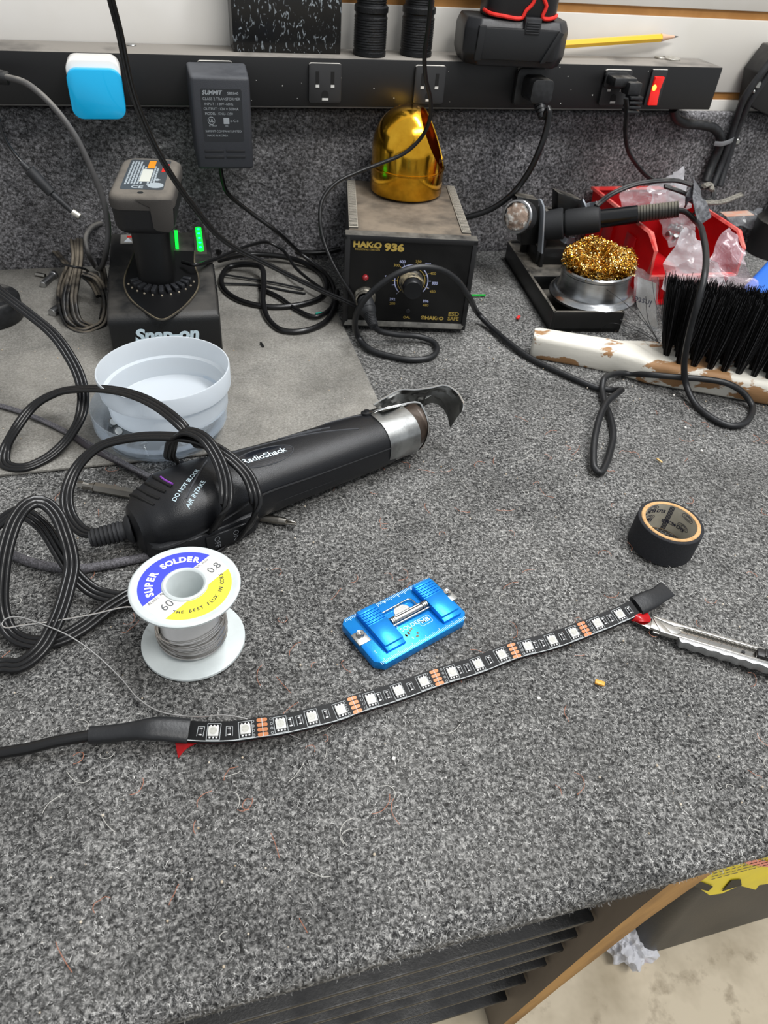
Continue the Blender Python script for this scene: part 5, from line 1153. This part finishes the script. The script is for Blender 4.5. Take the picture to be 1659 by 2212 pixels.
f0 = [TBr.inverted() @ at(x, y, 21.5) for x, y in fr]; us_ = [p.x for p in f0]; du = (us_[-1]-us_[1])/6; us_ = us_+[us_[-1]+du*k for k in (1, 2, 3)]
r = np.random.default_rng(21)
Tn = np.array(TBr)
for row, v0 in enumerate((-15, -3, 9, 19)):
    for i, u0 in enumerate(us_):
        if row == 0 and i == 0: continue
        n = 110; a = r.uniform(0, 2*PI, n); q = np.sqrt(r.uniform(0, 1, n)); bx = q*np.cos(a); by = q*np.sin(a); fan = 6.2
        lean = -.16 if i == 0 else (-.05 if i == 1 else 0)
        hgt = 68+r.normal(0, 2.2, n)-row*1.5; base = np.stack([u0+bx*2.4, v0+by*2.4, np.full(n, 20.)], 1)
        wild = (r.uniform(0, 1, n) > .97)*r.normal(0, .12, n)
        tip = base+np.stack([bx*fan+hgt*(lean+r.normal(0, .02, n)+wild), by*fan+hgt*(r.normal(0, .025, n)-.03*(row == 0)+.02), hgt], 1); mid = (base+tip)/2+np.stack([bx*1.8, by*1.8, np.zeros(n)], 1)
        V = np.zeros((n, 3, 3, 3))
        for k, p_ in enumerate((base, mid, tip)):
            for j in range(3): V[:, k, j] = p_+np.array([.26*math.cos(2.1*j), .26*math.sin(2.1*j), 0])
        V = V.reshape(-1, 3)@Tn[:3, :3].T+Tn[:3, 3]; bs_ = (np.arange(n)*9)[:, None]
        Fq = np.concatenate([bs_+np.array([[3*k+j, 3*k+(j+1) % 3, 3*k+3+(j+1) % 3, 3*k+3+j]]) for k in range(2) for j in range(3)], 1).reshape(-1, 4)
        np_mesh('bristle_tuft', V, Fq, BRI, bh)
b = B()
for q in ([(1420, 735, 40), (1395, 700, 42), (1350, 655, 46), (1310, 625, 52)], [(1425, 740, 35), (1385, 712, 36), (1340, 690, 40)], [(1418, 730, 45), (1380, 670, 60), (1365, 640, 70)], [(1420, 738, 30), (1370, 712, 26), (1320, 698, 30), (1288, 722, 12)], [(1545, 655, 80), (1555, 690, 70), (1580, 715, 60), (1610, 720, 55)], [(1424, 742, 35), (1400, 690, 55), (1395, 640, 75)], [(1432, 700, 60), (1415, 650, 75), (1408, 600, 90)]): b.tube(path(q, 3), .3, 4)
b.build('stray_bristle', BRI, bh, kind='stuff')

# ================================================================== RED BIN WITH BAGS
REDB = mat('red_bin_plastic', '#d31720', .35, sss=0, coat=.15, color2='#e0252b', nscale=20)
TB2 = Matrix.Translation((484, 640, 0)) @ rotm(rz=-.03)
rb = thing('parts_bin', 'open red plastic parts bin filled with small clear bags', 'parts bin', (540, 720, 0))
b = B(TB2)
def quadwall(b, p, th=2.2):
    bm = bmesh.new(); vv = [bm.verts.new(q) for q in p]; bm.faces.new(vv); bmesh.ops.solidify(bm, geom=bm.faces[:], thickness=th); b.bm(bm)
W_, D_, H_ = 105, 154, 74
b.box(4, W_-4, 4, D_-4, 0, 2.5)
quadwall(b, [(4, 12, 0), (4, D_-4, 0), (0, D_, H_), (0, 18, H_), (0, 0, H_-12), (2, 2, 34)]); quadwall(b, [(W_-4, 12, 0), (W_-4, D_-4, 0), (W_, D_, H_), (W_, 18, H_), (W_, 0, H_-12), (W_-2, 2, 34)][::-1])
quadwall(b, [(4, D_-4, 0), (W_-4, D_-4, 0), (W_, D_, H_), (0, D_, H_)]); quadwall(b, [(4, 12, 0), (W_-4, 12, 0), (W_-2, 2, 34), (2, 2, 34)][::-1])
b.build('bin_shell', REDB, rb, flat=True)
b = B(TB2)
for pts_ in ([(0, 0, 34), (0, 0, H_-12), (0, 18, H_), (0, D_, H_)], [(W_, 0, 34), (W_, 0, H_-12), (W_, 18, H_), (W_, D_, H_)], [(-2, D_, H_), (W_+2, D_, H_)], [(0, 0, 34), (W_, 0, 34)]):
    b.sweep([Vector(p) for p in pts_], [(-3, -1.4), (3, -1.4), (3, 1.4), (-3, 1.4)], up=(.3, .1, 1))
b.build('rolled_rim', mat('worn_red_rim', '#dd3a38', .4, color2='#e88b80', nscale=50), rb)
for y_ in (40, 90): b = B(TB2); b.box(-1.6, .5, y_, y_+20, 12, 60, 1); b.build('side_rib', REDB, rb)
def film(name, tint, a_, rough=.12):
    m = bpy.data.materials.new(name); m.use_nodes = True; nt = m.node_tree; p_ = nt.nodes['Principled BSDF']; out = nt.nodes['Material Output']
    p_.inputs['Base Color'].default_value = lin(tint); p_.inputs['Roughness'].default_value = rough; p_.inputs['Specular IOR Level'].default_value = .8
    tr_ = nt.nodes.new('ShaderNodeBsdfTransparent'); mx = nt.nodes.new('ShaderNodeMixShader'); mx.inputs[0].default_value = a_
    L = nt.links.new; L(p_.outputs[0], mx.inputs[1]); L(tr_.outputs[0], mx.inputs[2]); L(mx.outputs[0], out.inputs[0]); return m
FILM = film('clear_bag_film', '#d5d8dc', .7); FILM2 = film('pale_bag_film', '#dfe0e4', .5); FILMP = film('rosy_bag_film', '#dcc6cf', .7)
def bag(name, label, rows, m_, crumple=2.2, cat='plastic bag', group=None, sd=0):
    g = gridpx(rows, 12); out = []
    for i, row in enumerate(g):
        out.append([p_+Vector((mn.noise(p_*.09+Vector((sd, 0, 0))), mn.noise(p_*.09+Vector((0, 7+sd, 0))), mn.noise(p_*.11+Vector((0, 0, 5+sd)))))*crumple*2 for p_ in row])
    b = B(); sheet(b, out, .35); c = sum((p_ for row in out for p_ in row), Vector())/(len(out)*len(out[0])); lo = min(p_.z for row in out for p_ in row)
    return tag(b.build(name, m_, loc=(c.x, c.y, lo), angle=25), label, cat, group)
bag('plastic_bag', 'clear plastic bag sticking up from the back of the red bin', [[(1400, 405, 95), (1440, 385, 105), (1478, 362, 112)], [(1405, 430, 85), (1445, 415, 92), (1480, 400, 96)], [(1395, 460, 72), (1440, 455, 76), (1490, 450, 78)]], FILM2, sd=1)
bag('plastic_bag', 'clear plastic bag with a toothed edge at the front of the red bin', [[(1482, 492, 88), (1500, 502, 84), (1522, 520, 80)], [(1455, 535, 72), (1490, 545, 74), (1530, 555, 74)], [(1438, 575, 58), (1490, 588, 60), (1560, 590, 62)], [(1430, 625, 40), (1490, 640, 40), (1570, 630, 44)]], FILM2, sd=2)
bag('plastic_bag', 'pinkish clear plastic bag against the right side of the red bin', [[(1574, 495, 90), (1590, 515, 84), (1610, 540, 78)], [(1545, 530, 76), (1575, 555, 72), (1612, 575, 68)], [(1540, 575, 62), (1580, 595, 58), (1628, 595, 58)], [(1545, 620, 45), (1580, 630, 42), (1640, 635, 42)]], FILMP, sd=3)
bag('plastic_bag', 'loose clear bag of small parts inside the middle of the red bin', [[(1425, 455, 70), (1460, 450, 74), (1490, 465, 72)], [(1430, 490, 60), (1465, 495, 62), (1500, 500, 60)], [(1445, 530, 45), (1475, 530, 46), (1500, 525, 46)]], FILM, sd=4)
bag('plastic_bag', 'crumpled clear bag over the back left corner of the red bin', [[(1345, 410, 85), (1375, 402, 86), (1410, 400, 86)], [(1340, 435, 76), (1375, 432, 76), (1410, 435, 78)], [(1345, 462, 66), (1375, 465, 66), (1400, 468, 68)]], FILM, sd=5)
pb_ = bag('leaflet_bag', 'clear bag holding a folded white leaflet, between the tin and the brush', [[(1375, 575, 62), (1400, 590, 64), (1425, 600, 66)], [(1370, 630, 44), (1395, 640, 44), (1422, 650, 44)], [(1378, 672, 24), (1400, 682, 24), (1420, 690, 24)], [(1388, 700, 6), (1405, 712, 6), (1424, 720, 6)]], FILM, .8, sd=6)
lf = thing('folded_leaflet', 'folded white instruction leaflet inside the clear bag beside the tin', 'leaflet', tuple(at(1400, 715, 4)))
g_ = gridpx([[(1378, 598, 56), (1400, 606, 58), (1418, 612, 60)], [(1374, 645, 38), (1396, 652, 38), (1416, 660, 38)], [(1384, 690, 14), (1402, 700, 14), (1420, 708, 14)]], 6)
b = B(); sheet(b, g_, .4); b.build('paper', mat('leaflet_paper', '#dcdbd8', .7), lf)
c = at(1386, 652, 39); e_ = at(1400, 655, 39)-at(1376, 648, 39); b = B(); b.text('Inste', 9, frame(c+Vector((0, -1.6, 1.2)), -e_, Vector((.1, -.5, -1)))); b.build('printed_text', DK, lf)
# small hardware in the bin
for k in range(9):
    c = at(1462+rs.uniform(-18, 22), 500+rs.uniform(-14, 18), 50+rs.uniform(0, 6)); screw(c, (rs.uniform(-1, 1), rs.uniform(-1, 1), rs.uniform(0, 1)), 8, 3.4, 1.4, 'small metal screw in the heap inside the red bin', group='screws in the red bin')
# dusty bag with orange label behind the bin
bag('labelled_bag', 'dusty clear bag with an orange label lying behind the red bin', [[(1575, 448, 40), (1605, 440, 42), (1640, 442, 42)], [(1560, 468, 32), (1605, 464, 34), (1655, 475, 34)], [(1585, 490, 22), (1615, 490, 22), (1650, 500, 20)]], FILM, sd=8)
tag((lambda b: (b.box(-19, 19, -8, 8, 0, .5, T=frame(at(1592, 462, 44), (1, -.08, .05), Y)), b.build('paper_label', mat('faded_orange_label', '#c98f78', .7, color2='#b9a79a', nscale=90), loc=at(1592, 462, 44)))[-1])(B()), 'faded orange paper label on the dusty bag behind the bin', 'label')
b = B(); b.box(-34, 34, -16, 16, 0, 16, 2, T=frame(at(1600, 490, 8), (1, .15, .05), Y)); tag(b.build('black_case', BLKD, loc=at(1600, 490, 8)), 'small dusty black case under the labelled bag behind the red bin', 'case')
# black hand tool and blue handle at the right edge
b = B(); c = at(1665, 560, 0); b.lathe([(0, 0), (34, 0), (34, 40), (28, 46), (26, 60), (0, 60)], 40, T=Matrix.Translation((c.x+18, c.y+20, 0))); b.tube([Vector((c.x+22, c.y+20, 58)), Vector((c.x+25, c.y+22, 140))], 11, 20)
tag(b.build('black_canister', BLKD, loc=(c.x+18, c.y+20, 0)), 'black canister with a narrow neck cut off by the right edge', 'canister')
p0, p1 = at(1632, 645, 40), at(1700, 575, 50); b = B(); b.sweep([p0, p0.lerp(p1, .1), p1], rrect(34, 14, 6, 4), up=(0, 0, 1), scales=[.7, 1, 1.1]); tag(b.build('blue_handle', mat('blue_plastic', '#2a66c4', .35), loc=p0), 'bright blue plastic handle behind the brush at the right edge', 'handle')

# ================================================================== LEFT SIDE CORDS AND BITS
GRYC = mat('dusty_grey_cord', '#4b4a4a', .5, dust='#8e8a82', dlo=.3, dhi=.7, dscale=50); BRAID = mat('braided_cord', '#3f3e41', .5, color2='#69676c', nscale=900, bump=.8, bscale=1500)
t = thing('grey_power_cord', 'dusty grey cord curving down from the left edge into a loop by the charger', 'cord', tuple(at(205, 585, 5)))
b = B(); b.tube(path([(-20, 160, 'y', 745), (20, 168, 'y', 735), (60, 182, 'y', 722), (110, 225, 'y', 712), (160, 290, 'y', 706), (195, 360, 'y', 704), (222, 430, 'y', 704), (234, 490, 'y', 702), (230, 540, 'y', 700), (208, 578, 8), (190, 545, 30), (185, 515, 40), (200, 490, 46), (240, 478, 44), (262, 472, 40)], 3), 2.5, 12); b.build('cord', GRYC, t)
b = B(); p_ = aty(0, 165, 741); b.cyl(p_+Vector((-22, 2, 2)), p_+Vector((7, -2, -1)), 7, 5, seg=24, bev=1); b.build('strain_relief', RUBD, t)
t = thing('barrel_plug_lead', 'thin black lead ending in a barrel plug, hanging at upper left', 'cable', tuple(aty(120, 420, 690)))
b = B(); b.tube(path([(-30, 200, 'y', 700), (-5, 250, 'y', 698), (8, 295, 'y', 696), (30, 330, 'y', 694), (62, 365, 'y', 690)], 3), 1.2, 8); b.build('cord', VINYL, t)
pa, pb3, pc_, pd, pe = [aty(x, y, Y_) for x, y, Y_ in ((45, 350, 692), (62, 366, 690), (112, 418, 686), (156, 457, 682), (173, 468, 680))]
b = B(); b.cyl(pa, pb3, 2, 2.6, seg=12); b.cyl(pb3, pc_, 4.6, 4.0, seg=24, bev=.8); b.cyl(pc_, pd, 2.6, 2.2, seg=16, bev=.4); b.build('plug_body', RUB, t)
b = B(); b.cyl(pd, pe, 2.6, 2.4, seg=16, bev=.4); b.build('plug_tip', mat('pale_tip', '#b9b6ad', .4, .5), t)
t = thing('tied_cord_bundle', 'dusty flat black cord folded and tied into a bundle left of the charger', 'cord', tuple(at(185, 690, 3)))
b = B()
for q in ([(158, 520, 40), (162, 560, 34), (150, 610, 28), (142, 650, 20), (150, 690, 10), (170, 705, 4)], [(172, 518, 40), (172, 560, 34), (164, 610, 30), (160, 655, 22), (172, 695, 10), (200, 708, 3)], [(178, 590, 30), (205, 600, 26), (225, 630, 22), (230, 665, 14), (220, 700, 5), (196, 712, 3)], [(150, 575, 24), (132, 620, 20), (132, 660, 14), (148, 700, 4), (180, 716, 3), (215, 706, 3)], [(95, 520, 20), (120, 545, 18), (148, 575, 22), (175, 590, 26), (198, 610, 20), (215, 640, 14)], [(215, 560, 20), (225, 600, 12), (228, 640, 6), (222, 690, 3)]):
    b.sweep(path(q, 3), lobes(2, 1.9, 3.3, 6), up=(.3, -.6, .8))
b.build('cord', mat('dusty_flat_cord', '#141415', .3, dust='#857b6c', dlo=.42, dhi=.72, dscale=22), t)
b = B(); b.tube(path([(140, 572, 30), (158, 576, 42), (180, 580, 38), (195, 590, 26)], 2), 1.1, 8); b.build('wire_tie', BLK, t)
cord('twisted_grey_cord', 'thin grey cord crossing the mat toward the heat gun at left', [(-30, 868, 5), (40, 888, 5), (100, 912, 5), (160, 942, 5), (220, 975, 5), (280, 1008, 6), (325, 1030, 6)], sec=lobes(2, 1.3, 1.9, 6), m_=BRAID)
cord('dull_dark_cord', 'short dull dark cord beside the twisted grey cord at the front edge of the mat', [(150, 935, 5), (190, 965, 4), (230, 985, 4), (290, 1015, 3), (340, 1045, 3)], sec=[(2.3*math.cos(a), 2.3*math.sin(a)) for a in np.linspace(0, 2*PI, 11)[:-1]], m_=mat('dull_cord', '#39353a', .7))  # a dark cord in its own dull colour
cord('braided_cable', 'round braided black cable running behind the spool of solder at left', [(10, 1190, 4), (60, 1212, 4), (120, 1226, 4), (180, 1228, 4), (240, 1218, 4), (300, 1206, 4), (345, 1196, 3)], sec=[(2.9*math.cos(a), 2.9*math.sin(a)) for a in np.linspace(0, 2*PI, 13)[:-1]], m_=BRAID)
cord('looped_flat_cord', 'thick flat black cord in big loops at the lower left edge', [(-60, 1475, 6), (0, 1437, 5), (40, 1437, 5), (85, 1405, 8), (120, 1345, 13), (143, 1280, 18), (155, 1215, 24), (140, 1150, 36), (118, 1105, 44), (90, 1084, 48), (62, 1088, 50), (36, 1118, 46), (15, 1175, 38), (3, 1250, 26), (4, 1320, 14), (25, 1368, 6), (70, 1388, 5), (130, 1380, 5), (185, 1350, 6), (235, 1312, 7), (280, 1285, 7), (330, 1260, 4)], up=(.25, -.25, 1))
cord('looped_flat_cord', 'second flat black cord running from the left edge under the solder spool', [(-50, 1170, 20), (0, 1128, 26), (30, 1108, 32), (60, 1112, 36), (95, 1140, 32), (130, 1195, 24), (165, 1245, 15), (205, 1278, 9), (250, 1290, 7), (290, 1292, 6), (330, 1290, 6)], up=(-.25, -.3, 1))
cord('cable_tie', 'thin black loose cable tie on the mat beside the charger', [(478, 592, 6), (540, 602, 5), (600, 612, 5), (655, 624, 5)], sec=rrect(3, 1.2, .5, 2), m_=BLK)
cord('cable_tie', 'lower of two thin black cable ties beside the charger', [(482, 612, 5), (560, 616, 4), (620, 628, 4), (660, 634, 4)], sec=rrect(3, 1.2, .5, 2), m_=BLK)
# black wheel at the left edge
c = at(-6, 700, 0); b = B(); b.lathe([(9, 0), (27, 0), (28.5, 2), (28.5, 19), (27, 21), (20, 21), (19, 15), (9, 15), (8, 19), (0, 19)], 64, T=Matrix.Translation((c.x-5, c.y+8, ZM)))
tag(b.build('rubber_wheel', RUBD, loc=(c.x-5, c.y+8, ZM)), 'round black rubber wheel lying flat, cut off by the left edge', 'wheel')
def bolt(a, c, r_, label, zt=6):
    pa = at(*a, zt); pb_2 = at(*c, zt); b = B(); dd = (pb_2-pa).normalized(); L = (pb_2-pa).length
    t = thing('hex_key_bolt', label, 'bolt', tuple((pa+pb_2)/2-Vector((0, 0, 3))), 'loose bolts on the mat'); b.cyl(pa, pb_2, r_*.8, seg=20, bev=.3)
    for k in range(int(L/1.3)): b.cyl(pa+dd*(k*1.3+.3), pa+dd*(k*1.3+.9), r_*.95, seg=16)
    b.build('shank', ALU, t); b = B(); b.cyl(pb_2-dd*4.5, pb_2, r_*1.25, seg=24, bev=.4); b.build('head', ALU, t)
bolt((92, 615), (118, 592), 3.4, 'silver bolt on the mat nearest the backboard'); bolt((112, 676), (140, 655), 4.2, 'silver bolt on the mat half under the tied cord bundle')
p0 = at(78, 592, 5); b = B(); b.cyl(p0, at(98, 596, 5), 2.2, seg=6, bev=.2); tag(b.build('short_bit', BIT, loc=p0), 'short dark steel bit lying on the mat near the bolts', 'bit')
def scrap(name, label, px, py, z, L, w, h, ang, col_, cat):
    c = at(px, py, z); b = B(); b.box(-L/2, L/2, -w/2, w/2, 0, h, min(w, h)*.3, T=Matrix.Translation(c) @ rotm(rz=ang)); tag(b.build(name, mat(name+'_'+col_[1:], col_, .4), loc=c), label, cat)
scrap('wire_scrap', 'bright green bit of wire insulation right of the station', 1033, 640, .8, 16, 2.2, 2, -.1, '#1fa83c', 'scrap')
scrap('wire_scrap', 'teal bit of wire insulation left of the station', 691, 679, 3.2, 9, 2.6, 2, .1, '#149a86', 'scrap')
scrap('wire_scrap', 'tiny red bit of wire insulation in front of the iron stand', 1119, 688, .8, 6.5, 3, 2.4, .8, '#d0302e', 'scrap')
scrap('plastic_chip', 'small blue plastic chip at the back left of the mat', 35, 575, 3, 12, 4, 2.5, -.1, '#2a5fc8', 'scrap')
scrap('black_clipping', 'short black clipping standing on the mat in front of the coil', 566, 746, 3, 2, 8, 1.6, .2, '#101010', 'scrap')
scrap('orange_crumb', 'small yellow-orange crumb on the carpet below the light strip', 1295, 1477, 1.2, 5.5, 3, 1.6, -.6, '#d79a3e', 'crumb')
scrap('wood_splinter', 'small pale wood splinter on the carpet below the cable loop', 1424, 996, 1, 6, 1.5, 1.2, -1.3, '#c7a66e', 'splinter')
for k, (px, py) in enumerate([(1163, 1510), (1455, 855), (1515, 975), (1480, 925), (850, 1640), (700, 860)]): scrap('white_crumb', 'tiny white crumb scattered on the bench carpet', px, py, 1, 1.8, 1.6, 1.4, k, '#dedcd6', 'crumb')
for o in [o for o in col.objects if o.name.startswith('white_crumb')]: o['group'] = 'white crumbs on the carpet'

# loose hairs and copper strands, nobody could count them
def strands(n, m_, name, label, wd, sd, L=(6, 16), reg=((-150, 470), (110, 460))):
    r_ = random.Random(sd); b = B()
    for k in range(n):
        x = r_.uniform(*reg[0]); y = r_.uniform(*reg[1]); a = r_.uniform(0, 6.28); ln = r_.uniform(*L); p_ = [Vector((x, y, 1.2))]; tu = r_.uniform(-1.1, 1.1)
        for j in range(5): a += tu*r_.uniform(.2, 1.2); x += math.cos(a)*ln/5; y += math.sin(a)*ln/5; p_.append(Vector((x, y, 1.0+r_.uniform(0, 1.2))))
        b.tube(spline(p_, 1.2), wd, 4)
    return tag(b.build(name, m_, loc=(100, 250, .8)), label, 'lint', kind='stuff')
strands(130, mat('copper_strand', '#b4765c', .5, .2), 'copper_strands', 'fine copper-coloured strands and hairs scattered over the carpet', .14, 1)
strands(110, mat('white_hair', '#c9c7c0', .6), 'white_hairs', 'fine white hairs scattered over the carpet', .13, 2)
b = B(); r_ = random.Random(9)
for k in range(420):
    x = r_.uniform(-150, 650); y = r_.uniform(105, 780); b.sphere((x, y, (ZM if (x < 156 and y > 455) else 1)+.1), r_.uniform(.25, .8), seg=6)
tag(b.build('dust_specks', mat('pale_dust_specks', '#b9b1a3', .8, color2='#8f7a5c', nscale=40), loc=(200, 400, 1)), 'pale dust specks and crumbs over the bench surface', 'dust', kind='stuff')

# ================================================================== BELOW THE BENCH
TRAY = mat('black_tray_plastic', '#0e0f10', .35, dust='#2a2a2c', dlo=.4, dhi=.9, bump=.2, bscale=500)
XP = 208.5
edge_px = [(1346, 1932), (1292, 1985), (1256, 2020), (1225, 2050), (1188, 2082), (1143, 2120), (1102, 2158)]
for k, q in enumerate(edge_px):
    p_ = onx(*q, XP); nxt = onx(*edge_px[k+1], XP) if k+1 < len(edge_px) else Vector((XP, p_.y+12, -499.5)); z1 = p_.z; z0_ = nxt.z
    t = thing('storage_tray', ['topmost', 'second', 'third', 'fourth', 'fifth', 'sixth', 'lowest'][k]+' of the black trays stacked under the bench', 'tray', (-150, p_.y+200, z0_), 'black trays under the bench')
    b = B(); b.box(-520, XP-2, p_.y, p_.y+420, z1-4, z1, 1); b.box(-520, XP-3, p_.y+3, p_.y+420, z1-9, z1-6, 1); b.build('tray_rim', TRAY, t)
    b = B(); b.box(-515, XP-8, p_.y+42, p_.y+415, z0_+.3, z1-4.2, 1)
    b.build('tray_body', TRAY, t)
tb = thing('black_tub', 'black plastic tub with a torn yellow label, on the floor under the bench', 'tub', (560, 330, -500))
b = B(); b.box(372, 800, 170, 520, -488, -250, 14, seg=4); b.box(420, 780, 195, 500, -499.5, -486, 4); b.build('tub_body', mat('tub_plastic', '#2a2a2b', .45, bump=.3, bscale=300, color2='#3a3733', nscale=12), tb)
lab = [(1493, 1912), (1520, 1880), (1555, 1850), (1600, 1815), (1700, 1790), (1720, 1900), (1640, 1912), (1632, 1922), (1598, 1913), (1560, 1930), (1533, 1934), (1512, 1920)]
YL = 169.5
pp = [aty(x, y, YL) for x, y in lab]; b = B(); b.prism([(v.x, v.z) for v in pp], -YL-.8, -YL, T=frame((0, 0, 0), X, Z)); lb_ = b.build('torn_label', mat('yellow_label', '#e3cf2c', .5, color2='#d8c63a', nscale=20), tb)
b = B()
for poly in ([(1493, 1912), (1512, 1904), (1540, 1915), (1530, 1925), (1512, 1920)], [(1560, 1925), (1580, 1902), (1600, 1900), (1602, 1912)]): pp = [aty(x, y, YL-1.2) for x, y in poly]; b.prism([(v.x, v.z) for v in pp], -YL+.9, -YL+1.4, T=frame((0, 0, 0), X, Z))
b.build('torn_hole', mat('torn_dark', '#2c2a22', .7), lb_)
b = B(); pp = [aty(x, y, YL-1.2) for x, y in ((1580, 1852), (1620, 1868), (1665, 1873), (1665, 1862), (1622, 1856), (1590, 1843))]; b.prism([(v.x, v.z) for v in pp], -YL+.9, -YL+1.4, T=frame((0, 0, 0), X, Z)); b.build('pink_stripe', mat('faded_pink', '#d98a78', .6), lb_)
p_ = aty(1590, 1880, YL-1.4); b = B()
rs1 = random.Random(4)
for k in range(3):
    x_ = -26+k*2
    while x_ < 44: w_ = rs1.uniform(3, 8); q_ = p_+Vector((x_, 0, 6-k*7-x_*.06)); b.add([q_, q_+Vector((w_, 0, -w_*.06)), q_+Vector((w_, 0, 1.8-w_*.06)), q_+Vector((0, 0, 1.8))], [(0, 1, 2, 3)]); x_ += w_+2
b.build('small_print', DK, lb_)
b = B(); bm = bmesh.new(); bmesh.ops.create_icosphere(bm, subdivisions=5, radius=1); c = at(1362, 2025, -478)
for v in bm.verts:
    q = v.co.copy(); n_ = 1+.35*mn.noise(q*2.2)+.22*mn.noise(q*5)+.1*abs(mn.noise(q*11)); v.co = Vector((q.x*25*n_, q.y*25*n_, max(q.z*24*n_, -21)))
b.bm(bm, T=Matrix.Translation(c)); tag(b.build('crumpled_tissue', mat('white_tissue', '#cfd0d6', .9, color2='#b9a9ad', nscale=30, lo=.55, hi=.7, bump=.6, bscale=150), loc=(c.x, c.y, -500), angle=25), 'crumpled white tissue on the floor beside the board', 'tissue')
